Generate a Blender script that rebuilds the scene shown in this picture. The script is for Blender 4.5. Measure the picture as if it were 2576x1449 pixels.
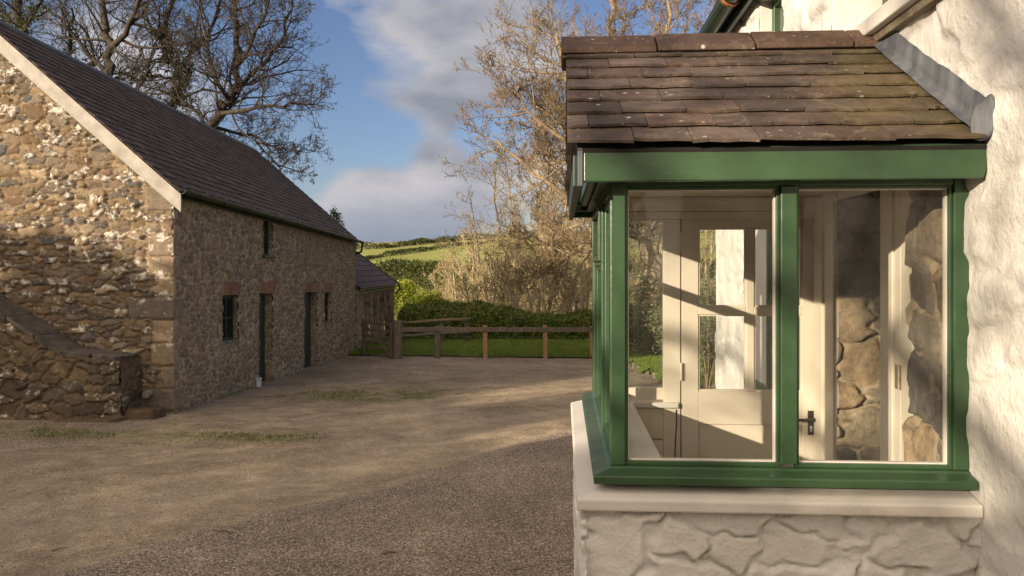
import bpy, math, random
import numpy as np
from mathutils import Vector, Matrix, noise as mnoise
S = bpy.context.scene
for o in list(bpy.data.objects): bpy.data.objects.remove(o)
COL = S.collection
R = math.radians
rnd = random.Random(7)
NR = np.random.RandomState(5)
# ------------------------------------------------------------------ camera, light
A = R(3.58)
cam = bpy.data.objects.new('camera', bpy.data.cameras.new('camera')); COL.objects.link(cam)
cam.location = (0, 0, 1.8); cam.rotation_euler = (R(90), 0, A)
cam.data.lens = 2030/2576*36; cam.data.sensor_width = 36
cam.data.shift_y = -51.5/2576; cam.data.clip_start = .05; cam.data.clip_end = 3000
S.camera = cam
SUN = Vector((-1.0, -1.15, 0.355)).normalized()          # towards the sun
sl = bpy.data.lights.new('sun', 'SUN'); sl.energy = 5.0; sl.angle = R(0.55); sl.color = (1, .84, .64)
so = bpy.data.objects.new('sun', sl); COL.objects.link(so); so.location = (-20, -20, 15)
so.rotation_euler = (-SUN).to_track_quat('-Z', 'Y').to_euler()
W = bpy.data.worlds.new('World'); S.world = W; W.use_nodes = True
nt = W.node_tree; nt.nodes.clear()
def wn(t, **k):
    n = nt.nodes.new(t)
    for a, b in k.items(): setattr(n, a, b)
    return n
L = nt.links.new
sky = wn('ShaderNodeTexSky', sky_type='NISHITA', sun_disc=False); sky.sun_elevation = math.asin(SUN.z)
sky.sun_rotation = math.atan2(SUN.x, SUN.y); sky.air_density = 1.0; sky.dust_density = .6; sky.ozone_density = 2.0
tc = wn('ShaderNodeTexCoord'); mp = wn('ShaderNodeMapping'); L(tc.outputs['Generated'], mp.inputs[0])
mp.inputs['Scale'].default_value = (1.0, 1.0, 2.3); mp.inputs['Location'].default_value = (0.35, 0.0, 0.40)
n1 = wn('ShaderNodeTexNoise'); n1.inputs['Scale'].default_value = 3.2; n1.inputs['Detail'].default_value = 9; n1.inputs['Roughness'].default_value = .58
n1.inputs['Distortion'].default_value = .25
L(mp.outputs[0], n1.inputs['Vector'])
cr = wn('ShaderNodeValToRGB'); acc = n1.outputs['Fac']
def skyblob(px, py, rad, amt):          # a bank of cloud in a given direction of the sky
    global acc
    u, v = (px-1288)/2030, (673-py)/2030; d = Vector((math.cos(A)*u-math.sin(A), math.cos(A)+math.sin(A)*u, v)).normalized()
    ds = wn('ShaderNodeVectorMath', operation='DISTANCE'); L(tc.outputs['Generated'], ds.inputs[0]); ds.inputs[1].default_value = tuple(d)
    mr = wn('ShaderNodeMapRange', interpolation_type='SMOOTHERSTEP'); L(ds.outputs['Value'], mr.inputs['Value']); mr.inputs['From Min'].default_value = rad; mr.inputs['From Max'].default_value = 0; mr.inputs['To Min'].default_value = 0; mr.inputs['To Max'].default_value = amt
    ad = wn('ShaderNodeMath', operation='ADD'); L(acc, ad.inputs[0]); L(mr.outputs[0], ad.inputs[1]); acc = ad.outputs[0]
for b_ in ((1120, 10, .20, .22), (1290, 170, .17, .22), (920, 235, .08, .10), (1060, 290, .08, .13), (930, 490, .08, .24), (1110, 455, .09, .26), (1010, 560, .15, .22), (1250, 520, .12, .14), (300, 100, .30, .10), (800, 120, .12, -.14), (980, 375, .09, -.18), (1230, 330, .07, -.12), (760, 330, .14, -.10)): skyblob(*b_)
L(acc, cr.inputs[0])
cr.color_ramp.elements[0].position = .52; cr.color_ramp.elements[0].color = (0, 0, 0, 1)
cr.color_ramp.elements[1].position = .68; cr.color_ramp.elements[1].color = (1, 1, 1, 1)
n2 = wn('ShaderNodeTexNoise'); n2.inputs['Scale'].default_value = 3.4; n2.inputs['Detail'].default_value = 6
L(mp.outputs[0], n2.inputs['Vector'])
cc = wn('ShaderNodeValToRGB'); L(n2.outputs['Fac'], cc.inputs[0])
cc.color_ramp.elements[0].position = .38; cc.color_ramp.elements[0].color = (1.35, 1.45, 1.75, 1)
cc.color_ramp.elements[1].position = .62; cc.color_ramp.elements[1].color = (3.6, 3.4, 3.4, 1)
tint = wn('ShaderNodeMix', data_type='RGBA', blend_type='MULTIPLY'); tint.inputs[0].default_value = 1
L(sky.outputs[0], tint.inputs['A']); tint.inputs['B'].default_value = (.52, .50, .60, 1)
vd = wn('ShaderNodeVectorMath', operation='DOT_PRODUCT'); L(tc.outputs['Generated'], vd.inputs[0]); vd.inputs[1].default_value = tuple(SUN)
sr = wn('ShaderNodeValToRGB'); L(vd.outputs['Value'], sr.inputs[0]); sr.color_ramp.elements[0].position = .0; sr.color_ramp.elements[0].color = (0, 0, 0, 1); sr.color_ramp.elements[1].position = .9; sr.color_ramp.elements[1].color = (1, 1, 1, 1)
sz = wn('ShaderNodeSeparateXYZ'); L(tc.outputs['Generated'], sz.inputs[0]); hr = wn('ShaderNodeMapRange', interpolation_type='SMOOTHSTEP'); L(sz.outputs[2], hr.inputs['Value'])
hr.inputs['From Min'].default_value = .02; hr.inputs['From Max'].default_value = .12; hr.inputs['To Min'].default_value = .85; hr.inputs['To Max'].default_value = 0
ch = wn('ShaderNodeMix', data_type='RGBA'); L(hr.outputs[0], ch.inputs[0]); L(cc.outputs[0], ch.inputs['A']); ch.inputs['B'].default_value = (1.15, 1.38, 1.85, 1)   # cloud bases towards the horizon are slate blue
cw = wn('ShaderNodeMix', data_type='RGBA'); L(sr.outputs[0], cw.inputs[0]); L(ch.outputs['Result'], cw.inputs['A']); cw.inputs['B'].default_value = (10.0, 8.3, 6.7, 1)   # unseen bright warm cloud around the low sun, added as fill light
cm = wn('ShaderNodeMath', operation='MAXIMUM'); L(cr.outputs[0], cm.inputs[0]); sm_ = wn('ShaderNodeMath', operation='MULTIPLY'); L(sr.outputs[0], sm_.inputs[0]); sm_.inputs[1].default_value = 1.6; sm_.use_clamp = True; L(sm_.outputs[0], cm.inputs[1])
mx = wn('ShaderNodeMix', data_type='RGBA'); L(cm.outputs[0], mx.inputs[0]); L(tint.outputs['Result'], mx.inputs['A']); L(cw.outputs['Result'], mx.inputs['B'])
bg = wn('ShaderNodeBackground'); L(mx.outputs['Result'], bg.inputs[0]); bg.inputs[1].default_value = .15
wo = wn('ShaderNodeOutputWorld'); L(bg.outputs[0], wo.inputs[0])
S.view_settings.view_transform = 'Standard'; S.view_settings.look = 'None'; S.view_settings.exposure = 0.5; S.view_settings.gamma = 1
S.render.engine = 'CYCLES'
S.cycles.transparent_max_bounces = 24; S.cycles.max_bounces = 8
try: S.cycles.use_denoising = True
except Exception: pass
# ------------------------------------------------------------------ helpers
def at(px, py, d):
    u = (px-1288)/2030; v = (673-py)/2030
    return Vector(((math.cos(A)*u-math.sin(A))*d, (math.cos(A)+math.sin(A)*u)*d, 1.8+v*d))
def tag(o, label=None, cat=None, group=None, kind=None):
    for k, v in (('label', label), ('category', cat), ('group', group), ('kind', kind)):
        if v: o[k] = v
    return o
ORG = {}
def thing(name, label, cat, loc, group=None):
    o = bpy.data.objects.new(name, None); COL.objects.link(o); o.location = loc; o.empty_display_size = .2
    ORG[o] = Vector(loc); return tag(o, label, cat, group)
def link(name, me, m, parent=None, loc=None, bevel=0, smooth=False):
    """mesh coordinates are world coordinates; moved to the parent's origin"""
    org = ORG[parent] if parent else (Vector(loc) if loc else Vector((0, 0, 0)))
    if org.length > 0: me.transform(Matrix.Translation(-org))
    if m: me.materials.append(m)
    if smooth: me.polygons.foreach_set('use_smooth', [True]*len(me.polygons))
    me.update()
    o = bpy.data.objects.new(name, me); COL.objects.link(o)
    if parent: o.parent = parent
    else: o.location = org
    ORG[o] = org
    if bevel:
        b = o.modifiers.new('bevel', 'BEVEL'); b.width = bevel; b.segments = 2; b.limit_method = 'ANGLE'
    return o
class MB:
    def __init__(s): s.v = []; s.f = []
    def add(s, vs, fs):
        n = len(s.v); s.v += [tuple(p) for p in vs]; s.f += [tuple(i+n for i in f) for f in fs]
    def box(s, x0, x1, y0, y1, z0, z1):
        s.hexa([(x0,y0,z0),(x1,y0,z0),(x1,y1,z0),(x0,y1,z0),(x0,y0,z1),(x1,y0,z1),(x1,y1,z1),(x0,y1,z1)])
    def hexa(s, c): s.add(c, [(3,2,1,0),(4,5,6,7),(0,1,5,4),(1,2,6,5),(2,3,7,6),(3,0,4,7)])
    def obox(s, o, a, b, c):   # origin + three edge vectors
        o, a, b, c = map(Vector, (o, a, b, c))
        if a.cross(b).dot(c) < 0: a, b = b, a
        s.hexa([o, o+a, o+a+b, o+b, o+c, o+a+c, o+a+b+c, o+b+c])
    def prism(s, prof, vec):   # profile (list of 3d points) extruded by vec
        n = len(prof); vec = Vector(vec); p2 = [Vector(p)+vec for p in prof]
        s.add([Vector(p) for p in prof]+p2, [tuple(range(n))[::-1], tuple(range(n, 2*n))]+[(i, (i+1) % n, n+(i+1) % n, n+i) for i in range(n)])
    def tube(s, pts, rs, k=6, cap=True):
        pts = [Vector(p) for p in pts]; n = len(pts); vs = []
        t = (pts[1]-pts[0]).normalized(); ref = Vector((0, 0, 1)) if abs(t.z) < .9 else Vector((1, 0, 0))
        for i, p in enumerate(pts):
            t = (pts[min(i+1, n-1)]-pts[max(i-1, 0)])
            if t.length < 1e-9: t = Vector((0, 0, 1))
            t.normalize(); a = t.cross(ref)
            if a.length < 1e-4: a = t.cross(Vector((0, 1, 0.1)))
            a.normalize(); b = t.cross(a); ref = -a.cross(t) if False else ref
            r = rs[i] if hasattr(rs, '__len__') else rs
            for j in range(k):
                q = 2*math.pi*j/k; vs.append(p+(a*math.cos(q)+b*math.sin(q))*r)
        fs = [(i*k+j, i*k+(j+1) % k, (i+1)*k+(j+1) % k, (i+1)*k+j) for i in range(n-1) for j in range(k)]
        if cap and k > 3: fs += [tuple(range(k))[::-1], tuple(range((n-1)*k, n*k))]
        s.add(vs, fs)
    def build(s, name, m, parent=None, loc=None, bevel=0, smooth=False):
        me = bpy.data.meshes.new(name); me.from_pydata(s.v, [], s.f)
        return link(name, me, m, parent, loc, bevel, smooth)
def fastmesh(name, verts, faces):      # numpy arrays, constant face size
    me = bpy.data.meshes.new(name); nv, nf, k = len(verts), len(faces), faces.shape[1]
    me.vertices.add(nv); me.vertices.foreach_set('co', np.asarray(verts, dtype=np.float32).ravel())
    me.loops.add(nf*k); me.loops.foreach_set('vertex_index', faces.astype(np.int32).ravel())
    me.polygons.add(nf); me.polygons.foreach_set('loop_start', np.arange(0, nf*k, k, dtype=np.int32))
    me.polygons.foreach_set('loop_total', np.full(nf, k, dtype=np.int32)); me.update(calc_edges=True); me.validate(); return me
def _h(ix, iy, seed):
    n = (ix*374761393+iy*668265263+seed*1442695041).astype(np.int64) & 0x7fffffff
    n = ((n ^ (n >> 13))*1274126177) & 0x7fffffff
    return ((n ^ (n >> 16)) & 0xffff)/65535.0
def vnoise(x, y, seed=0):
    ix = np.floor(x).astype(np.int64); iy = np.floor(y).astype(np.int64); fx = x-ix; fy = y-iy
    fx = fx*fx*(3-2*fx); fy = fy*fy*(3-2*fy)
    return (_h(ix, iy, seed)*(1-fx)+_h(ix+1, iy, seed)*fx)*(1-fy)+(_h(ix, iy+1, seed)*(1-fx)+_h(ix+1, iy+1, seed)*fx)*fy
def fbm(x, y, seed=0, o=4):
    s = 0; a = .5
    for i in range(o): s = s+a*vnoise(x*2**i, y*2**i, seed+i*17); a *= .5
    return s
# ------------------------------------------------------------------ materials
class M:
    def __init__(s, name):
        s.m = bpy.data.materials.new(name); s.m.use_nodes = True; s.t = s.m.node_tree; s.t.nodes.clear()
        s.o = s.n('ShaderNodeOutputMaterial'); s.b = s.n('ShaderNodeBsdfPrincipled'); s.l(s.b.outputs[0], s.o.inputs[0])
        s.pos = s.n('ShaderNodeNewGeometry').outputs['Position']
    def n(s, t, **k):
        n = s.t.nodes.new(t)
        for a, b in k.items(): setattr(n, a, b)
        return n
    def l(s, a, b): s.t.links.new(a, b)
    def set(s, sock, v):
        if hasattr(v, 'links'): s.l(v, sock)
        elif isinstance(v, (tuple, list)) and len(v) == 3 and sock.type == 'RGBA': sock.default_value = (*v, 1)
        else: sock.default_value = v
    def noise(s, scale, detail=4, rough=.55, dist=0, vec=None, stretch=None):
        v = vec or s.pos
        if stretch:
            mp = s.n('ShaderNodeMapping'); s.l(v, mp.inputs[0]); mp.inputs['Scale'].default_value = stretch; v = mp.outputs[0]
        n = s.n('ShaderNodeTexNoise'); n.inputs['Scale'].default_value = scale; n.inputs['Detail'].default_value = detail
        n.inputs['Roughness'].default_value = rough; n.inputs['Distortion'].default_value = dist; s.l(v, n.inputs['Vector']); return n.outputs['Fac']
    def voro(s, scale, feature='F1', out='Distance', stretch=None):
        v = s.pos
        if stretch:
            mp = s.n('ShaderNodeMapping'); s.l(v, mp.inputs[0]); mp.inputs['Scale'].default_value = stretch; v = mp.outputs[0]
        n = s.n('ShaderNodeTexVoronoi', feature=feature); n.inputs['Scale'].default_value = scale; s.l(v, n.inputs['Vector']); return n.outputs[out]
    def ramp(s, f, stops, interp='LINEAR'):
        r = s.n('ShaderNodeValToRGB'); s.l(f, r.inputs[0]); e = r.color_ramp.elements; r.color_ramp.interpolation = interp
        while len(e) < len(stops): e.new(.5)
        for i, (p, c) in enumerate(stops):
            e[i].position = p; e[i].color = (*c, 1) if isinstance(c, tuple) else (c, c, c, 1)
        return r.outputs[0]
    def mix(s, f, a, b, mode='MIX'):
        m = s.n('ShaderNodeMix', data_type='RGBA', blend_type=mode); s.set(m.inputs[0], f); s.set(m.inputs['A'], a); s.set(m.inputs['B'], b); return m.outputs['Result']
    def math(s, op, a, b=0.0, clamp=False):
        m = s.n('ShaderNodeMath', operation=op, use_clamp=clamp); s.set(m.inputs[0], a); s.set(m.inputs[1], b); return m.outputs[0]
    def bump(s, h, dist=.01, strength=1.0, nrm=None):
        b = s.n('ShaderNodeBump'); b.inputs['Distance'].default_value = dist; b.inputs['Strength'].default_value = strength; s.l(h, b.inputs['Height'])
        if nrm: s.l(nrm, b.inputs['Normal'])
        return b.outputs[0]
    def attr(s, name):
        a = s.n('ShaderNodeAttribute'); a.attribute_name = name; sep = s.n('ShaderNodeSeparateColor'); s.l(a.outputs['Color'], sep.inputs[0]); return sep.outputs
    def done(s, col, rough=.8, nrm=None, spec=.5, **k):
        s.set(s.b.inputs['Base Color'], col); s.set(s.b.inputs['Roughness'], rough); s.b.inputs['Specular IOR Level'].default_value = spec
        if nrm: s.l(nrm, s.b.inputs['Normal'])
        for a, b in k.items(): s.set(s.b.inputs[a.replace('_', ' ')], b)
        return s.m
def simple(name, c1, c2, scale=3, rough=.7, bump=.002, bscale=40, stretch=None, spec=.5, **k):
    m = M(name); f = m.noise(scale, 6, .6, stretch=stretch); col = m.ramp(f, [(.32, c1), (.68, c2)])
    nr = m.bump(m.noise(bscale, 6, .65, stretch=stretch), bump) if bump else None
    return m.done(col, rough, nr, spec, **k)
def stone_mat(name, palette, mortar, lichen=0.0, mottle=.5, bump=.012, stain=None):
    m = M(name); r, g, b = m.attr('sc')[:3]
    col = m.ramp(r, [(i/(len(palette)-1), c) for i, c in enumerate(palette)])
    col = m.mix(mottle, col, m.ramp(m.noise(9, 8, .7), [(.28, .30), (.72, 1.35)]), 'MULTIPLY')
    col = m.mix(m.ramp(m.noise(34, 6, .7), [(.45, 0.0), (.7, .45)]), col, tuple(c*.45 for c in palette[1]))
    mo = m.mix(m.noise(15, 6, .6), tuple(c*.7 for c in mortar), tuple(c*1.2 for c in mortar))
    bm = m.math('ADD', b, m.math('MULTIPLY', m.math('SUBTRACT', m.noise(26, 4, .6), .5), .55))
    col = m.mix(m.ramp(bm, [(.42, 0.0), (.62, 1.0)]), col, mo)
    if lichen:
        lf = m.math('ADD', m.noise(7.5, 8, .72), m.math('MULTIPLY', g, .20))
        t = .80-lichen*.1
        col = m.mix(m.ramp(lf, [(t-.06, 0.0), (t, .85)]), col, (.62, .58, .50))
        lf2 = m.noise(21, 7, .7)
        col = m.mix(m.ramp(lf2, [(.62, 0.0), (.67, .7)]), col, (.55, .52, .44))
    nr = m.bump(m.noise(28, 8, .75), bump, 1.0)
    return m.done(col, .92, nr, .25)
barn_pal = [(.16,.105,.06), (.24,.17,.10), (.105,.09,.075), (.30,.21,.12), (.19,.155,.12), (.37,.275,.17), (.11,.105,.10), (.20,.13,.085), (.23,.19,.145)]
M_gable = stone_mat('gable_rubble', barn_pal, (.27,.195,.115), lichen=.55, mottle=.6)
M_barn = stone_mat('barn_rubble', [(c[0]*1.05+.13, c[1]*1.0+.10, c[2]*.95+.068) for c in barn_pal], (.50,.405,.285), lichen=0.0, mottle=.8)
M_stair = stone_mat('stair_rubble', [(.13,.085,.05), (.21,.15,.09), (.09,.075,.06), (.25,.18,.10), (.12,.10,.08)], (.17,.13,.085), lichen=.2)
M_quoin = simple('dark_quoin_stone', (.11,.095,.08), (.24,.205,.165), 5, .9, .008, 30)
M_inner = stone_mat('bare_stone', [(.36,.24,.13), (.19,.18,.17), (.45,.32,.19), (.28,.23,.18), (.48,.38,.26)], (.46,.36,.25), 0, .85, .02)
def lime():
    m = M('limewash'); col = m.ramp(m.noise(2.2, 7, .6), [(.3, (.60,.57,.525)), (.65, (.75,.725,.68))])
    col = m.mix(m.ramp(m.noise(13, 6, .75), [(.60, 0.0), (.78, .30)]), col, (.42,.36,.29))
    h = m.noise(34, 7, .62); h2 = m.noise(9, 5, .5)
    return m.done(col, .85, m.bump(m.noise(75, 6, .7), .003, 1, m.bump(h, .008, 1, m.bump(h2, .014))), .2)
M_lime = lime()
M_ledge = simple('painted_ledge', (.56,.52,.47), (.68,.64,.585), 2.5, .7, .0025, 70, spec=.3)
M_cream = simple('cream_paint', (.62,.54,.44), (.72,.64,.53), 2, .42, .0012, 30)
def greenpaint():
    m = M('green_paint'); col = m.ramp(m.noise(3, 5, .6), [(.3, (.026,.062,.026)), (.7, (.042,.088,.040))])
    col = m.mix(m.ramp(m.noise(120, 3, .5), [(.74, 0.0), (.76, .7)]), col, (.25,.30,.22))
    col = m.mix(m.ramp(m.noise(11, 7, .75), [(.66, 0.0), (.72, .25)]), col, (.10,.10,.06))
    rg = m.ramp(m.noise(9, 5, .6), [(.3, .24), (.7, .45)])
    return m.done(col, rg, m.bump(m.noise(30, 5, .6), .0006, 1, m.bump(m.noise(5, 4, .55, stretch=(1, 1, 2.5)), .0022)), .5)
M_green = greenpaint()
M_dgreen = simple('dark_green_paint', (.006,.022,.014), (.012,.034,.02), 3, .45, .001)
M_gutter = simple('green_gutter_metal', (.008,.022,.014), (.018,.042,.024), 4, .38, .001)
M_rust = simple('rusty_joint', (.20,.07,.02), (.38,.15,.05), 20, .8)
M_lead = simple('lead_sheet', (.045,.052,.062), (.12,.125,.135), 6, .6, .004, 14, stretch=(3, 3, .6))
M_board = simple('weathered_board', (.27,.245,.21), (.42,.39,.34), 5, .75, .002, 30, stretch=(1, 6, 1))
M_oldwood = simple('old_fence_wood', (.085,.065,.045), (.21,.165,.12), 6, .9, .006, 24, stretch=(5, 5, .6))
M_newwood = simple('new_fence_wood', (.30,.16,.07), (.42,.25,.12), 5, .8, .004, 24, stretch=(5, 5, .6))
M_wire = simple('fence_wire', (.12,.11,.10), (.2,.19,.17), 5, .5, 0, Metallic=.6)
M_iron = simple('black_iron', (.010,.008,.009), (.03,.025,.026), 20, .4, .001)
M_nickel = simple('old_nickel', (.30,.25,.17), (.55,.48,.36), 30, .4, 0, Metallic=.8)
M_brick = None
def brick():
    m = M('lintel_brick'); r, g, b = m.attr('sc')[:3]
    col = m.ramp(r, [(0, (.25,.12,.07)), (.5, (.34,.18,.10)), (1, (.22,.15,.105))])
    col = m.mix(.6, col, m.ramp(m.noise(20, 6, .7), [(.3, .5), (.7, 1.3)]), 'MULTIPLY')
    col = m.mix(b, col, (.34,.27,.19)); return m.done(col, .9, m.bump(m.noise(50, 5, .6), .004), .2)
M_brick = brick()
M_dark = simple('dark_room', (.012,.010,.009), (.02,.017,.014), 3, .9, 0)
def glass():
    m = M('window_glass'); m.t.nodes.remove(m.b)
    tr = m.n('ShaderNodeBsdfTransparent'); tr.inputs[0].default_value = (.965, .975, .965, 1)
    gl = m.n('ShaderNodeBsdfGlossy'); gl.inputs['Roughness'].default_value = .02
    fr = m.n('ShaderNodeFresnel'); fr.inputs[0].default_value = 1.35
    m.l(m.bump(m.noise(2.2, 3, .5), .004), gl.inputs['Normal'])
    d = m.n('ShaderNodeBsdfDiffuse'); d.inputs[0].default_value = (.55,.52,.48, 1)
    bf = m.n('ShaderNodeNewGeometry').outputs['Backfacing']; ff = m.math('MULTIPLY', fr.outputs[0], m.math('SUBTRACT', 1.0, bf))
    mx = m.n('ShaderNodeMixShader'); m.l(ff, mx.inputs[0]); m.l(tr.outputs[0], mx.inputs[1]); m.l(gl.outputs[0], mx.inputs[2])
    m2 = m.n('ShaderNodeMixShader'); m.l(m.ramp(m.noise(3, 9, .8), [(.35, .004), (.75, .03)]), m2.inputs[0]); m.l(mx.outputs[0], m2.inputs[1]); m.l(d.outputs[0], m2.inputs[2])
    m.l(m2.outputs[0], m.o.inputs[0]); return m.m
M_glass = glass()
def slatemat(name, pal, moss=0, lichen=0, rough=.55):
    m = M(name); r, g, b = m.attr('sc')[:3]
    col = m.ramp(r, [(i/(len(pal)-1), c) for i, c in enumerate(pal)])
    col = m.mix(.75, col, m.ramp(m.noise(6, 8, .7), [(.3, .45), (.7, 1.45)]), 'MULTIPLY')
    if lichen:
        col = m.mix(m.ramp(m.noise(5.5, 8, .65, 1.2), [(.56, 0.0), (.70, .40)]), col, (.26,.19,.135))
        rd = m.math('ABSOLUTE', m.math('SUBTRACT', m.noise(4.5, 3, .5, .9), .5))
        col = m.mix(m.ramp(rd, [(.003, .30*lichen), (.009, 0.0)]), col, (.30,.22,.16))
        v = m.voro(16); col = m.mix(m.math('MULTIPLY', m.ramp(v, [(.10, 1.0), (.16, 0.0)]), m.ramp(m.noise(3.7, 2), [(.50, 0.0), (.56, .8)])), col, (.52,.48,.42))
        v = m.voro(38); col = m.mix(m.math('MULTIPLY', m.ramp(v, [(.10, 1.0), (.17, 0.0)]), m.ramp(m.noise(5.7, 2), [(.50, 0.0), (.60, .7)])), col, (.45,.40,.34))
    if moss:
        sx = m.n('ShaderNodeSeparateXYZ'); m.l(m.pos, sx.inputs[0])
        f = m.math('ADD', m.math('MULTIPLY', m.math('SUBTRACT', sx.outputs[0], .72), 1.0), m.math('MULTIPLY', m.math('SUBTRACT', m.noise(4, 6, .6), .5), 1.6))
        col = m.mix(m.ramp(f, [(.12, 0.0), (.6, .50)]), col, (.14,.115,.035)); col = m.mix(m.ramp(m.noise(2.6, 7, .65), [(.50, 0.0), (.66, .75)]), col, (.035,.026,.021))
    return m.done(col, rough, m.bump(m.noise(45, 7, .65), .004, 1, m.bump(m.noise(9, 4, .5), .008)), .4)
M_pslate = slatemat('porch_slate', [(.085,.056,.042), (.120,.084,.064), (.062,.046,.038), (.132,.098,.080), (.094,.068,.056)], 1, 1, .62)
M_ridge = slatemat('ridge_clay', [(.085,.047,.030), (.070,.043,.031), (.098,.058,.039)], 0, .5, .6)
M_bslate = slatemat('barn_slate', [(.060,.038,.031), (.085,.055,.044), (.040,.027,.024), (.10,.068,.055)], 0, 1, .85)
M_lslate = slatemat('lean_slate', [(.085,.062,.06), (.11,.08,.076), (.08,.052,.05)], 0, 0, .9)
def bark(name, c1, c2, sc=8): return simple(name, c1, c2, sc, .9, .01, 20, stretch=(2, 2, .6))
M_bark = bark('dark_bark', (.020,.016,.012), (.075,.057,.038)); M_bark2 = bark('warm_bark', (.10,.070,.038), (.26,.185,.10))
M_bark3 = bark('pale_bark', (.26,.20,.12), (.50,.41,.27), 3)
M_twig2 = bark('straw_twig', (.30,.23,.12), (.56,.45,.25), 1)
def leaf(name, cs, sc=1.5, trans=.25):
    m = M(name); f = m.noise(sc, 5, .8); col = m.ramp(f, [(.30+i*.4/(len(cs)-1), c) for i, c in enumerate(cs)])
    m.done(col, .55, None, .3)
    t = m.n('ShaderNodeBsdfTranslucent'); m.set(t.inputs[0], col); mx = m.n('ShaderNodeMixShader'); mx.inputs[0].default_value = trans
    m.l(m.b.outputs[0], mx.inputs[1]); m.l(t.outputs[0], mx.inputs[2]); m.l(mx.outputs[0], m.o.inputs[0]); return m.m
M_bramble = leaf('bramble_leaf', [(.05,.08,.014), (.10,.145,.025), (.17,.19,.04), (.21,.16,.06)], 2.2)
M_lime_leaf = leaf('fresh_leaf', [(.14,.19,.02), (.28,.32,.04), (.38,.38,.07)], 2)
M_ivy = leaf('ivy_leaf', [(.020,.034,.008), (.05,.075,.013), (.13,.16,.02)], 4)
M_shrub = leaf('shrub_leaf', [(.04,.055,.02), (.10,.12,.05), (.20,.20,.10), (.24,.17,.08)], 5)
M_farhedge = leaf('far_hedge_leaf', [(.035,.05,.012), (.07,.085,.02), (.13,.12,.035)], .15)
M_evergreen = leaf('evergreen_leaf', [(.02,.04,.012), (.05,.08,.02)], 1)
# ------------------------------------------------------------------ terrain
def yard_z(y): return -.06-.0315*np.clip(y, -2, 23.5)
def terr(x, y):
    x = np.asarray(x, float); y = np.asarray(y, float)
    base = yard_z(y)
    s = np.clip((y-95)/330, 0, 1.0); fac = .80+.23*np.clip((x+110)/120, -.6, 1.05)
    hill = 23.5*s**1.15*fac-12*np.clip((y-425)/300, 0, 1)**2
    dip = -3.2*np.clip((y-36)/60, 0, 1)
    w = np.clip((y-33)/20, 0, 1)
    return base+dip+hill+w*1.2*(fbm(x/45, y/45, 3)-.5)+.02
def ray_terr(px, py, d0=60, d1=500):
    d = d0
    while d < d1:
        p = at(px, py, d)
        if p.z < float(terr(p.x, p.y)): break
        d += 1.0
    return at(px, py, d)
def gridmesh(name, xs, ys, zf, m, kind, smooth=True, attrf=None, cut=None):
    X, Y = np.meshgrid(xs, ys); Z = zf(X, Y); nx, ny = len(xs), len(ys)
    V = np.stack([X.ravel(), Y.ravel(), Z.ravel()], 1); i = np.arange(nx*ny).reshape(ny, nx)
    F = np.stack([i[:-1, :-1], i[:-1, 1:], i[1:, 1:], i[1:, :-1]], -1).reshape(-1, 4)
    if cut is not None:
        k = cut((X[:-1, :-1]+X[1:, 1:])/2, (Y[:-1, :-1]+Y[1:, 1:])/2).ravel(); F = F[k]
    me = fastmesh(name, V, F)
    if attrf is not None:
        a = me.color_attributes.new('sc', 'FLOAT_COLOR', 'POINT'); c = attrf(X, Y).reshape(-1, 4).astype(np.float32); a.data.foreach_set('color', c.ravel())
    o = link(name, me, m, smooth=smooth); tag(o, kind=kind); return o
def hillmat():
    m = M('hill_grass'); sx = m.n('ShaderNodeSeparateXYZ'); m.l(m.pos, sx.inputs[0]); y = sx.outputs[1]; x = sx.outputs[0]
    g = m.ramp(m.noise(.05, 7, .6), [(.35, (.27,.285,.075)), (.65, (.37,.38,.12))])
    st = m.ramp(m.noise(.06, 8, .7), [(.35, (.30,.28,.10)), (.65, (.42,.38,.17))])
    up = m.math('ADD', y, m.math('MULTIPLY', x, -.62))
    col = m.mix(m.ramp(m.math('MULTIPLY', m.math('SUBTRACT', up, 380), .1), [(0, 0.0), (.3, 1.0)]), g, st)
    sc = m.ramp(m.noise(.12, 8, .75), [(.35, (.12,.13,.03)), (.5, (.26,.21,.09)), (.65, (.40,.30,.15))])
    col = m.mix(m.ramp(m.math('MULTIPLY', m.math('SUBTRACT', y, 150), .03), [(.1, 1.0), (.5, 0.0)]), col, sc)
    return m.done(col, .95, m.bump(m.noise(1.2, 6, .7), .3), .1)
gx = np.concatenate([np.linspace(-700, -130, 20), np.linspace(-125, 125, 60), np.linspace(130, 700, 20)])
gy = np.concatenate([np.linspace(-60, 20, 14), np.linspace(23, 100, 40), np.linspace(104, 440, 85), np.linspace(460, 1500, 20)])
gridmesh('ground', gx, gy, lambda x, y: terr(x, y)-np.where(y < 33, .12, 0.0), hillmat(), 'structure')
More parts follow.
